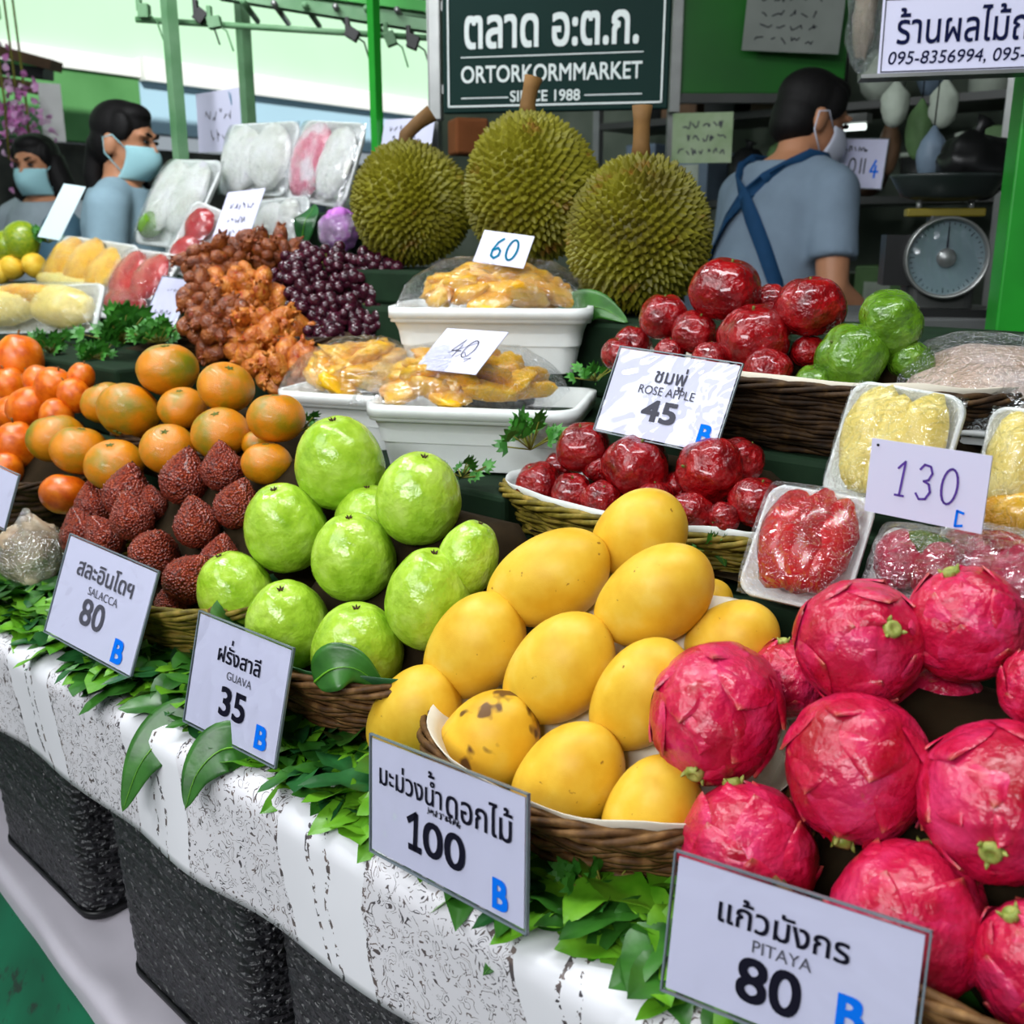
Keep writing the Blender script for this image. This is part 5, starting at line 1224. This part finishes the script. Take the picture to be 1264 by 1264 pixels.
# ---------------------------------------------------------------- people
def person(name, base, yaw, H, lb, J, head, shirt, hair_kind, mask, extra=None, sitting=False):
    """J: joints in metres for a 1.7 m figure facing +Y with +X to its right: shoulder, elbow, wrist, hand direction per side; head = (turn, tilt forward, roll)"""
    k = H/1.7
    o = empty(name, Matrix.Translation(base) @ Matrix.Rotation(yaw, 4, 'Z') @ Matrix.Diagonal((k, k, k, 1)), lb, 'person')
    hr = Matrix.Rotation(head[0], 3, 'Z') @ Matrix.Rotation(-head[1], 3, 'X') @ Matrix.Rotation(head[2], 3, 'Y')
    lean = J.get('lean', 0.); bend = Matrix.Rotation(-lean, 3, 'X')
    def up(p): p = Vector(p); q = p - Vector((0, 0, .95)); return bend @ q + Vector((0, 0, .95)) if p.z > .95 else p
    hc = up((0, .025, 1.575)) + Vector((0, .0, 0))
    def hp(p): return hc + hr @ Vector(p)
    mb = MB()
    def ring_loft(m, prof, e=0.):
        rs = []
        for z, rx, ry, y in prof:
            rs.append([up((math.copysign(abs(math.cos(a))**.85, math.cos(a))*(rx+e), y + math.copysign(abs(math.sin(a))**.85, math.sin(a))*(ry+e), z)) for a in [2*math.pi*i/28 for i in range(28)]])
        m.rings(rs)
    torso = [(.80, .155, .115, 0), (.92, .165, .12, 0), (1.05, .142, .105, .0), (1.20, .155, .112, .005), (1.33, .168, .112, 0), (1.40, .150, .09, -.005), (1.45, .09, .065, -.005), (1.47, .06, .055, 0)]
    ring_loft(mb, torso)
    mb.tube([up((0, -.005, 1.42)), up((0, .005, 1.49)), hp((0, -.012, -.06))], [.062, .056, .055], 14)
    mb.ell(hp((0, -.012, .035)), (.076, .094, .084), hr); mb.ell(hp((0, .018, -.028)), (.062, .072, .082), hr); mb.ell(hp((0, .045, -.085)), (.036, .034, .03), hr)
    mb.tube([hp((0, .086, .022)), hp((0, .104, -.016)), hp((0, .098, -.026))], [.008, .014, .009], 8)
    for s_ in (-1, 1): mb.ell(hp((s_*.077, -.012, -.008)), (.011, .022, .033), hr @ Matrix.Rotation(s_*.25, 3, 'Z'), 12, 10)
    for s_ in (-1, 1):
        mb.ell(hp((s_*.033, .082, .034)), (.026, .012, .009), hr, 12, 8)
        mb.tube([(s_*.085, 0, .88), (s_*.09, .01, .48), (s_*.09, -.01, .09)], [.078, .052, .04], 14); mb.ell((s_*.09, .05, .04), (.042, .115, .04))
    arms = []
    for s_, side in ((1, 'R'), (-1, 'L')):
        sh, el, wr, hd = [Vector(q) for q in J[side]]
        if not J.get('world'): sh, el, wr = up(sh), up(el), up(wr)
        arms.append((s_, sh, el, wr))
        mb.tube([sh, sh.lerp(el, .5), el], [.056, .047, .040], 14); mb.ell(sh, (.058, .058, .058)); mb.ell(el, (.041, .041, .041)); mb.tube([el, el.lerp(wr, .35), wr], [.040, .038, .027], 14)
        hd = hd.normalized(); side_ = hd.cross(Vector((0, 0, 1))).normalized(); nrm = side_.cross(hd)
        mb.tube([wr, wr+hd*.045, wr+hd*.095], [.026, .034, .034], 10)
        for f, (off, L) in enumerate(((-.027, .062), (-.009, .075), (.009, .070), (.027, .055))):
            b0 = wr + hd*.09 + side_*off; b1 = b0 + hd*L*.5 - nrm*.012; b2 = b1 + hd*L*.4 - nrm*.028
            mb.tube([b0, b1, b2], [.0105, .0095, .0075], 8)
        t0_ = wr + hd*.035 - side_*s_*.028; mb.tube([t0_, t0_ + hd*.035 - side_*s_*.022 - nrm*.008, t0_ + hd*.062 - side_*s_*.02 - nrm*.016], [.014, .012, .009], 8)
    body = mb.build('body', M['skin'], o)
    r_ = body.modifiers.new('skin', 'REMESH'); r_.mode = 'VOXEL'; r_.voxel_size = .0075; r_.use_smooth_shade = True
    s__ = body.modifiers.new('soften', 'SMOOTH'); s__.factor = .5; s__.iterations = 5
    # clothes
    def cloth(nm, m, mat):
        c = m.build(nm, mat, o); q = c.modifiers.new('join', 'REMESH'); q.mode = 'VOXEL'; q.voxel_size = .010; q.use_smooth_shade = True
        q = c.modifiers.new('soften', 'SMOOTH'); q.factor = .5; q.iterations = 6; return c
    mb = MB(); ring_loft(mb, [(.84, .17, .13, 0)] + torso[1:6] + [(1.44, .105, .078, -.006)], .016)
    for s_, sh, el, wr in arms:
        mb.ell(sh, (.068, .068, .066)); mb.tube([sh, sh.lerp(el, .4), sh.lerp(el, .70)], [.068, .064, .066], 16); mb.tube([up((s_*.08, 0, 1.42)), sh], [.062, .07], 14)
    cloth('shirt', mb, shirt)
    mb = MB(); ring_loft(mb, [(.78, .165, .125, 0), (.95, .172, .125, 0)], .012)
    for s_ in (-1, 1): mb.tube([(s_*.085, 0, .86), (s_*.09, .01, .48), (s_*.09, -.01, .08)], [.095, .075, .062], 16)
    cloth('trousers', mb, M['trousers'])
    # hair
    mb = MB(); mb.ell(hp((0, -.020, .050)), (.083, .098, .082), hr); mb.ell(hp((0, -.042, .0)), (.077, .072, .080), hr); mb.ell(hp((0, .018, .092)), (.062, .058, .036), hr)
    for s_ in (-1, 1): mb.ell(hp((s_*.068, .015, .050)), (.016, .036, .045), hr)
    if hair_kind == 'long':
        for s_ in (-1, 1): mb.tube([hp((s_*.055, -.02, .04)), hp((s_*.078, -.03, -.07)), hp((s_*.085, -.03, -.20))], [.045, .055, .045], 12)
        mb.tube([hp((0, -.06, .03)), hp((0, -.085, -.09)), hp((0, -.09, -.22))], [.08, .085, .07], 14)
    if hair_kind == 'tied':
        mb.ell(hp((0, -.085, -.02)), (.05, .045, .05), hr); mb.tube([hp((0, -.095, -.03)), hp((0, -.105, -.11)), hp((0, -.09, -.20))], [.038, .036, .018], 12)
    if hair_kind == 'short': mb.ell(hp((0, -.055, -.03)), (.066, .055, .05), hr)
    hm_ = mb.build('hair', M['hair'], o); q = hm_.modifiers.new('join', 'REMESH'); q.mode = 'VOXEL'; q.voxel_size = .006; q.use_smooth_shade = True; q = hm_.modifiers.new('soften', 'SMOOTH'); q.iterations = 4
    for s_ in (-1, 1):
        e_ = MB().ell((0, 0, 0), (.013, .008, .0065), None, 14, 10).build('eye', M['eye'], o); e_.matrix_local = Matrix.Translation(hp((s_*.031, .086, .016))) @ hr.to_4x4()
        MB().tube([hp((s_*.014, .095, .034)), hp((s_*.032, .092, .040)), hp((s_*.050, .078, .034))], [.004, .005, .002], 6).build('eyebrow', M['hair'], o)
    if mask:
        def mf(u, v):
            a = (u-.5)*2.5; z = .002 - .105*v; r = .088 + .006*math.sin(v*3.1)*2; tk = .012*math.cos(a)**4*math.sin(v*math.pi)
            return hp((math.sin(a)*.074, .012 + math.cos(a)*(r+.004) - .018*v*v*1.5 + tk - .004*(v < .1), z - .008*(1-math.cos(a))))
        f_ = MB().grid(20, 12, mf).build('face_mask', mask, o); q = f_.modifiers.new('thickness', 'SOLIDIFY'); q.thickness = .002
        for s_ in (-1, 1): MB().tube([hp((s_*.068, .035, -.01)), hp((s_*.082, .0, .022)), hp((s_*.086, -.028, .01)), hp((s_*.083, -.022, -.035)), hp((s_*.066, .03, -.085))], .0022, 6).build('ear_loop', mask, o)
    if extra: extra(o, up, hp, J)
    return o
M['trousers'] = plain('dark_trousers', (34, 36, 46), .8, .2)
M['eye'] = plain('dark_eye', (24, 16, 14), .2, .6)
M['shirt_grey'] = plain('grey_blue_shirt', (126, 144, 162), .85, .15, .08, 14, bump=.2)
M['shirt_w'] = plain('dusty_blue_top', (140, 168, 182), .85, .15, .08, 14, bump=.2)
M['shirt_l'] = plain('pale_grey_top', (160, 174, 182), .85, .15, .12, 12, bump=.2)
M['shirt_p'] = plain('dark_violet_top', (60, 34, 56), .85, .15, .1, 12)
M['apron'] = plain('navy_apron', (26, 66, 104), .8, .2, .08, 20)
M['mask_w'] = plain('white_mask', (206, 210, 226), .7, .2, .02, 6); M['mask_b'] = plain('pale_blue_mask', (158, 206, 214), .7, .2, .04, 6)
def apron(o, up, hp, J):
    def strap(pts, w=.02):
        mb = MB(); P = [up(p) for p in pts]; n = len(P); rs = []
        for i in range(n):
            t_ = (P[min(n-1, i+1)]-P[max(0, i-1)]).normalized(); nr = Vector((P[i].x*.6, P[i].y, .15 if i in (0, n-1) else .0)); nr = (nr - t_*nr.dot(t_)).normalized(); s_ = t_.cross(nr).normalized()
            rs.append([P[i]+s_*w+nr*.002, P[i]-s_*w+nr*.002, P[i]-s_*w+nr*.006, P[i]+s_*w+nr*.006])
        return mb.rings(rs).build('apron_strap', M['apron'], o)
    for s_ in (-1, 1):
        strap([(s_*.105, .07, 1.43), (s_*.11, .02, 1.468), (s_*.105, -.045, 1.456), (s_*.088, -.088, 1.425), (s_*.052, -.120, 1.38), (s_*.0, -.132, 1.33), (-s_*.052, -.130, 1.27), (-s_*.10, -.112, 1.20), (-s_*.138, -.078, 1.12), (-s_*.160, -.035, 1.03)])
    mb = MB().grid(14, 16, lambda u, v: up(((u-.5)*(.30+.08*v)*1.0, .128+.016 - ((u-.5)*2)**2*.05 + .006*v, 1.36-.76*v)))
    f_ = mb.build('apron_front', M['apron'], o); q = f_.modifiers.new('thickness', 'SOLIDIFY'); q.thickness = .003
def bagstrap(o, up, hp, J):
    mb = MB(); P = [up(p) for p in [(-.11, .125, 1.25), (-.12, .11, 1.38), (-.12, .03, 1.475), (-.12, -.06, 1.455), (-.13, -.12, 1.35), (-.14, -.125, 1.2)]]
    mb.tube(P, .013, 8).build('bag_strap', M['trousers'], o); mb2 = MB(); mb2.ell(up((-.02, -.20, 1.2)), (.13, .09, .18)); mb2.build('backpack', plain('teal_backpack', (62, 92, 108), .7, .2), o)
vb = at(930, 250, 2.84)
person('person', (vb.x, vb.y, 0), math.radians(-62), 1.76, 'person in grey-blue shirt, navy crossed apron straps and white mask bending to the scale', {
    'R': ((.178, .0, 1.375), (.235, .03, 1.13), (.22, .26, 1.07), (-.1, 1, -.1)), 'L': ((-.178, 0, 1.375), (-.23, .07, 1.13), (-.10, .27, 1.06), (.3, 1, -.1)), 'lean': .26}, (math.radians(-16), .34, .0), M['shirt_grey'], 'short', M['mask_w'], apron)
wb = at(152, 250, 3.3)
person('person', (wb.x, wb.y, 0), math.radians(-84), 1.70, 'person with tied black hair, dusty blue top and pale mask turned sideways', {
    'R': ((.185, 0, 1.375), (.23, -.02, 1.10), (.20, .16, 1.0), (0, 1, -.2)), 'L': ((-.185, 0, 1.375), (-.23, -.02, 1.10), (-.2, .16, 1.0), (0, 1, -.2))}, (math.radians(-16), .15, 0), M['shirt_w'], 'tied', M['mask_b'], bagstrap)
wb = at(56, 250, 4.15)
person('person', (wb.x, wb.y, 0), math.radians(160), 1.68, 'person with long loose black hair, pale grey top and mask facing the stall', {
    'R': ((.18, 0, 1.375), (.22, -.02, 1.10), (.2, .14, .98), (0, 1, -.3)), 'L': ((-.18, 0, 1.375), (-.22, -.02, 1.10), (-.2, .14, .98), (0, 1, -.3))}, (math.radians(10), .12, 0), M['shirt_l'], 'long', M['mask_b'])
wb = at(-38, 250, 4.3)
person('person', (wb.x, wb.y, 0), math.radians(-120), 1.62, 'person in a dark violet top almost outside the picture edge', {
    'R': ((.18, 0, 1.375), (.22, -.02, 1.10), (.2, .14, .98), (0, 1, -.3)), 'L': ((-.18, 0, 1.375), (-.22, -.02, 1.10), (-.2, .14, .98), (0, 1, -.3))}, (0, .1, 0), M['shirt_p'], 'long', None)

# ---------------------------------------------------------------- things farther back
M['panel_green'] = plain('green_panel', (16, 104, 18), .45, .4, .1, 2, c2=(10, 78, 14))
a = at(838, 116, 3.5); b = at(1040, 112, 3.5); c = (a+b)/2
e = empty('partition_screen', Matrix.Translation((c.x, c.y, a.z)) , 'tall dark green partition panel with a grey edge behind the vendor', 'panel')
wd = (b-a).length
bevel(MB().box((0, 0, .5), (wd, .03, 1.0)).build('panel', M['panel_green'], e, False), .004); MB().box((-wd/2-.017, -.004, .48), (.034, .05, 1.08)).build('edge_frame', M['steel'], e, False); MB().box((0, 0, -.015), (wd, .04, .03)).build('bottom_rail', M['scale_grey'], e, False)
for x_ in (-wd/2-.017, wd/2): MB().box((x_, .03, -a.z/2+.0), (.03, .03, a.z)).build('leg', M['steel'], e, False)
card([(928, -10), (1044, -12), (1036, 68), (916, 60)], 3.44, (.2, 0, 0), 'grey worn paper notice with rows of writing pinned on the green panel', 'notice_grey' if 'notice_grey' in M else 'steel', cat='notice', name='paper_notice') if False else None
M['poster'] = plain('faded_green_poster', (164, 180, 150), .8, .2, .15, 8, c2=(110, 140, 90)); M['notice'] = plain('worn_grey_paper', (128, 134, 128), .8, .2, .1, 8)
e, w, h = card([(928, -14), (1044, -14), (1036, 68), (916, 62)], 3.40, (.7, 0, 0), 'grey worn paper notice with rows of writing pinned on the green panel', 'notice', cat='notice', name='paper_notice')
strokes(e, scrib(4, 51), .08*w, .08*h, .75*w, .85*h, 'ink', 'handwriting', .002, ZT)
p = at(1068, 18, 2.3)
o = MB().ball(lambda d: Vector((d.x*.038*(1+.3*nz(d, 3, 2)), d.y*.04*(1+.3*nz(d, 3, 5)), d.z*.125)), 40, 28).build('plastic_bag', M['film_thick'], None, True, Matrix.Translation(p))
c_ = lump(.026, .028, .09, 7, .3).build('contents', plain('beige_contents', (176, 160, 140), .6), o); tag(o, 'clear plastic bag of beige goods hanging beside the shop sign', 'bag')
MB().tube([(0, 0, .12), (.004, 0, .3), (0, 0, .5)], .0015, 5).build('cord', M['ink_white'], o)
def blk(name, px, py, d, dims, mat, lb, cat, rot=0., group=None, bev=.01, hang=False):
    p = at(px, py, d); o = MB().box((0, 0, dims[2]/2), dims).build(name, mat, None, False, Matrix.Translation((p.x, p.y, p.z)) @ Matrix.Rotation(rot, 4, 'Z')); bevel(o, bev, 3); return tag(o, lb, cat, group)
# a rack of goods behind the vendor
def rack(s0, s1, t_, zs, lb, name='goods_rack'):
    m = FR @ Matrix.Translation((s0, t_, -CTOP)); e = empty(name, m, lb, 'rack'); L = s1-s0
    for z in zs: MB().box((L/2, 0, z-.012), (L, .34, .024)).build('shelf', M['scale_grey'], e, False)
    for x in (0, L):
        for y in (-.16, .16): MB().box((x, y, max(zs)/2+.1), (.03, .03, max(zs)+.2)).build('upright', M['steel'], e, False)
    return e
M['w_goods'] = plain('pale_goods', (176, 186, 172), .6, .3, .15, 12); M['g_goods'] = plain('green_goods', (96, 130, 82), .6, .3, .2, 12); M['b_goods'] = plain('brown_goods', (104, 78, 56), .6, .3, .2, 12); M['k_goods'] = plain('dark_goods', (34, 36, 36), .5, .3); M['s_goods'] = plain('blue_grey_goods', (110, 128, 146), .5, .3, .15, 12)
zs = [.55, 1.0, 1.42, 1.72]
rack(-1.30, .25, 3.15, zs, 'metal rack of packed goods along the back, between the sign and the vendor'); rack(.35, 2.6, 2.95, zs, 'metal rack of packed goods along the back, beyond the dial scale')
rng = random.Random(12); mats = ['w_goods', 'g_goods', 'b_goods', 'k_goods', 's_goods', 'w_goods']
cn = {'w_goods': 'pale', 'g_goods': 'green', 'b_goods': 'brown', 'k_goods': 'dark', 's_goods': 'blue-grey'}
def goods(s0, s1, t_, where):
    for zi, z in enumerate(zs[1:]):
        s = s0+.1; kk = 0
        while s < s1-.08:
            wv = rng.uniform(.10, .2); hv = rng.uniform(.12, .23) if z < 1.6 else rng.uniform(.14, .30); mt = rng.choice(mats); kind = rng.choice(['carton', 'tub', 'sack'])
            m = FR @ Matrix.Translation((s+wv/2, t_, z-CTOP+.001)); rowname = ('lower', 'middle', 'top')[zi]; kk += 1
            lb = f'{cn[mt]} {kind} on the {rowname} shelf of the rack {where}'; G_ = f'{cn[mt]} {kind}s on the {rowname} shelf {where}'
            if kind == 'carton':
                o = bevel(MB().box((0, 0, hv/2), (wv*.9, .24, hv)).build('carton', M[mt], None, False, m), .006); MB().box((0, -.1206, hv*.5), (wv*.5, .002, hv*.45)).build('paper_band', M['w_goods'], o, False)
            elif kind == 'tub':
                o = MB().rings([[Vector((x, y, z_)) for x, y in disc(24, r)] for r, z_ in ((wv*.36, 0), (wv*.42, hv*.9), (wv*.40, hv*.9))]).build('tub', M[mt], None, True, m); MB().rings([[Vector((x, y, z_)) for x, y in disc(24, r)] for r, z_ in ((wv*.44, hv*.9), (wv*.44, hv), (wv*.3, hv*1.02))]).build('lid', M['w_goods'], o)
            else:
                o = lump(wv*.42, .1, hv/2, s*9, .12).build('sack', M[mt], None, True, m @ Matrix.Translation((0, 0, hv/2*1.08))); MB().tube([(0, 0, hv*.45), (.005, 0, hv*.53), (.01, 0, hv*.6)], [.02, .012, .025], 8).build('tied_neck', M[mt], o)
            tag(o, lb, kind, G_); s += wv+rng.uniform(.0, .05)
goods(-1.30, .25, 3.15, 'between the sign and the vendor'); goods(.35, 2.6, 2.95, 'beyond the dial scale')
# fluorescent tube fitting beyond the vendor
M['tube'] = NT('lit_tube').m; M['tube'].node_tree.nodes['Principled BSDF'].inputs['Emission Color'].default_value = (.9, 1, .95, 1); M['tube'].node_tree.nodes['Principled BSDF'].inputs['Emission Strength'].default_value = 1.6
p = at(1040, 158, 3.05); e = empty('strip_light', Matrix.Translation(p) @ Matrix.Rotation(YAW, 4, 'Z'), 'lit strip light glowing just beyond the vendor face', 'lamp')
MB().tube([(-.07, 0, 0), (.07, 0, 0)], .010, 10).build('tube', M['tube'], e); MB().box((0, 0, .024), (.16, .04, .024)).build('fitting', M['steel'], e, False); MB().tube([(0, 0, .04), (0, 0, .6)], .004, 5).build('cord', M['black'], e)
# hanging bags and bunches near the scale
for i, (x, y, d, rx, rz, mt, nm, lb) in enumerate([(1105, 128, 2.7, .035, .06, 'w_goods', 'hanging_bag', 'pale bag hanging under the shop sign, nearest the vendor'), (1135, 160, 2.8, .035, .08, 'g_goods', 'hanging_bag', 'green bag hanging above the scale pan'), (1165, 128, 2.6, .035, .06, 'w_goods', 'hanging_bag', 'grey-white bag hanging above the scale pan'), (1098, 180, 2.9, .03, .08, 'b_goods', 'hanging_bag', 'brown bag hanging by the blue lettered card'), (1150, 192, 2.5, .035, .07, 's_goods', 'hanging_bag', 'bluish clear bag hanging right above the scale pan')]):
    p = at(x, y, d); o = MB().ball(lambda q, i=i: Vector((q.x*rx*(1+.2*nz(q, 3, i))*(1-.5*sm(.3, 1, q.z)), q.y*rx*(1+.2*nz(q, 3, i+4))*(1-.5*sm(.3, 1, q.z)), q.z*rz)), 24, 18).build(nm, M[mt], None, True, Matrix.Translation(p)); MB().tube([(0, 0, rz*.97), (.004, 0, rz+.2), (0, 0, rz+.45)], .002, 5).build('cord', M['black'], o); tag(o, lb, 'bag')
p = at(1200, 205, 2.35); o = lump(.085, .07, .075, 9, .2, 30, 20).build('dark_sack', M['black'], None, True, Matrix.Translation(p)); tag(o, 'black plastic sack standing behind the scale pan by the green post', 'sack'); MB().tube([(0, 0, .06), (.01, 0, .085), (.02, 0, .10)], [.02, .012, .022], 8).build('tied_neck', M['black'], o)
M['stool'] = M['k_goods']; p0 = at(1200, 205, 2.35); blk('plastic_stand', 1200, 236, 2.35, (.16, .16, .02), M['k_goods'], 'dark stand carrying the black sack behind the scale', 'stand')
o = card([(832, 140), (905, 138), (903, 200), (830, 202)], 3.2, (.5, 0, 0), 'faded pale green poster hanging under the partition, beside the round durian', 'poster', cat='poster', name='poster')
strokes(o[0], scrib(3, 61), .1*o[1], .1*o[2], .8*o[1], .8*o[2], 'ink_grey', 'faded_print', .002, ZT)
# lane behind the women
def stand_stall(px, d, w_, dp, h_, mat, lb, goods_, gl):
    p = at(px, 260, d); m = Matrix.Translation((p.x, p.y, 0)) @ Matrix.Rotation(math.atan2(FD.y, FD.x), 4, 'Z'); e = empty('market_stall', m, lb, 'stall')
    MB().box((0, 0, h_-.02), (w_, dp, .04)).build('counter_top', M['board'], e, False); MB().box((0, -.0, (h_-.04)/2), (w_*.98, dp*.95, h_-.04)).build('counter_front', M[mat], e, False)
    for i in range(goods_):
        x = -w_/2 + w_*(i+.5)/goods_; r = w_/goods_*.42; mt = mats[(i*2+int(d)) % 6]
        o = lump(r, r*.9, r*.75, i+d, .2).build('goods_heap', M[mt], None, True, m @ Matrix.Translation((x, -.08, h_+r*.62))); MB().rings([[Vector((x_*1.05, y_*1.05, z_-r*.62)) for x_, y_ in disc(20, r)] for z_ in (.0, .02)]).build('tray', M['w_goods'], o, False); tag(o, f'{cn[mt]} heap on a tray on the {gl}', 'goods', f'{cn[mt]} heaps on the {gl}')
stand_stall(260, 6.4, 1.5, .6, 1.25, 'k_goods', 'dark market stall across the lane behind the women', 7, 'dark stall across the lane')
stand_stall(430, 8.4, 2.0, .6, 1.4, 'w_goods', 'pale market stall across the lane beyond the white packs', 6, 'pale stall across the lane')
stand_stall(-50, 5.2, .9, .5, 1.2, 'b_goods', 'brown market stall across the lane under the pink flowers', 4, 'brown stall under the flowers')
# pink orchids hanging at the far edge
M['orchid'] = spotted('orchid_petal', [(.3, (196, 84, 170)), (.5, (222, 150, 210)), (.7, (240, 220, 238))], 9, .5, .3, 0, bump=0)
for i, (x, y, d, lb) in enumerate([(18, 122, 4.6, 'upper hanging bunch of pink orchids at the far edge'), (6, 152, 4.5, 'hanging bunch of pink orchids cut by the picture edge'), (34, 164, 4.7, 'lowest hanging bunch of pink orchids beside the white sheet')]):
    rng2 = random.Random(i); p = at(x, y, d); e = empty('orchid_bunch', p, lb, 'flowers', 'pink orchid bunches'); mb = MB()
    for j in range(70):
        c = Vector((rng2.gauss(0, .05), rng2.gauss(0, .05), rng2.gauss(0, .09))); b_ = leaf_mesh(.04, .035, .5, .3, 5); q = Quaternion((rng2.gauss(0, 1), rng2.gauss(0, 1), rng2.gauss(0, 1), rng2.gauss(0, 1))).normalized().to_matrix()
        mb.add([c + q @ Vector(v) for v in b_.v], b_.f)
    mb.build('blossoms', M['orchid'], e); MB().tube([(0, 0, -.15), (.01, 0, .1), (0, 0, .7)], .005, 6).build('stem', M['greenstalk'], e)
blk('white_sheet', 68, 175, 4.9, (.10, .01, .26), M['white_paint'], 'white sheet hanging beside the pink orchids', 'sheet', .5, bev=.002)
for i, (x0, y0, x1, y1, d) in enumerate([(-5, 62, 70, 82, 5.2), (-5, 84, 60, 92, 5.3), (-5, 100, 58, 112, 5.0)]):
    a, b = at(x0, y0, d), at(x1, y1, d); R = (b-a).to_track_quat('X', 'Z').to_matrix(); o = MB().box((0, 0, 0), ((b-a).length, .12, .05), R).build('awning_beam', M['b_goods' if i != 1 else 'k_goods'], None, False, Matrix.Translation((a+b)/2)); tag(o, ['upper', 'middle', 'lower'][i] + ' brown awning beam above the pink orchids', 'beam')
blk('cardboard_box', 578, 192, 3.0, (.10, .1, .10), plain('cardboard', (140, 84, 50), .8, .1), 'brown carton standing behind the durians below the market sign', 'box', .3)
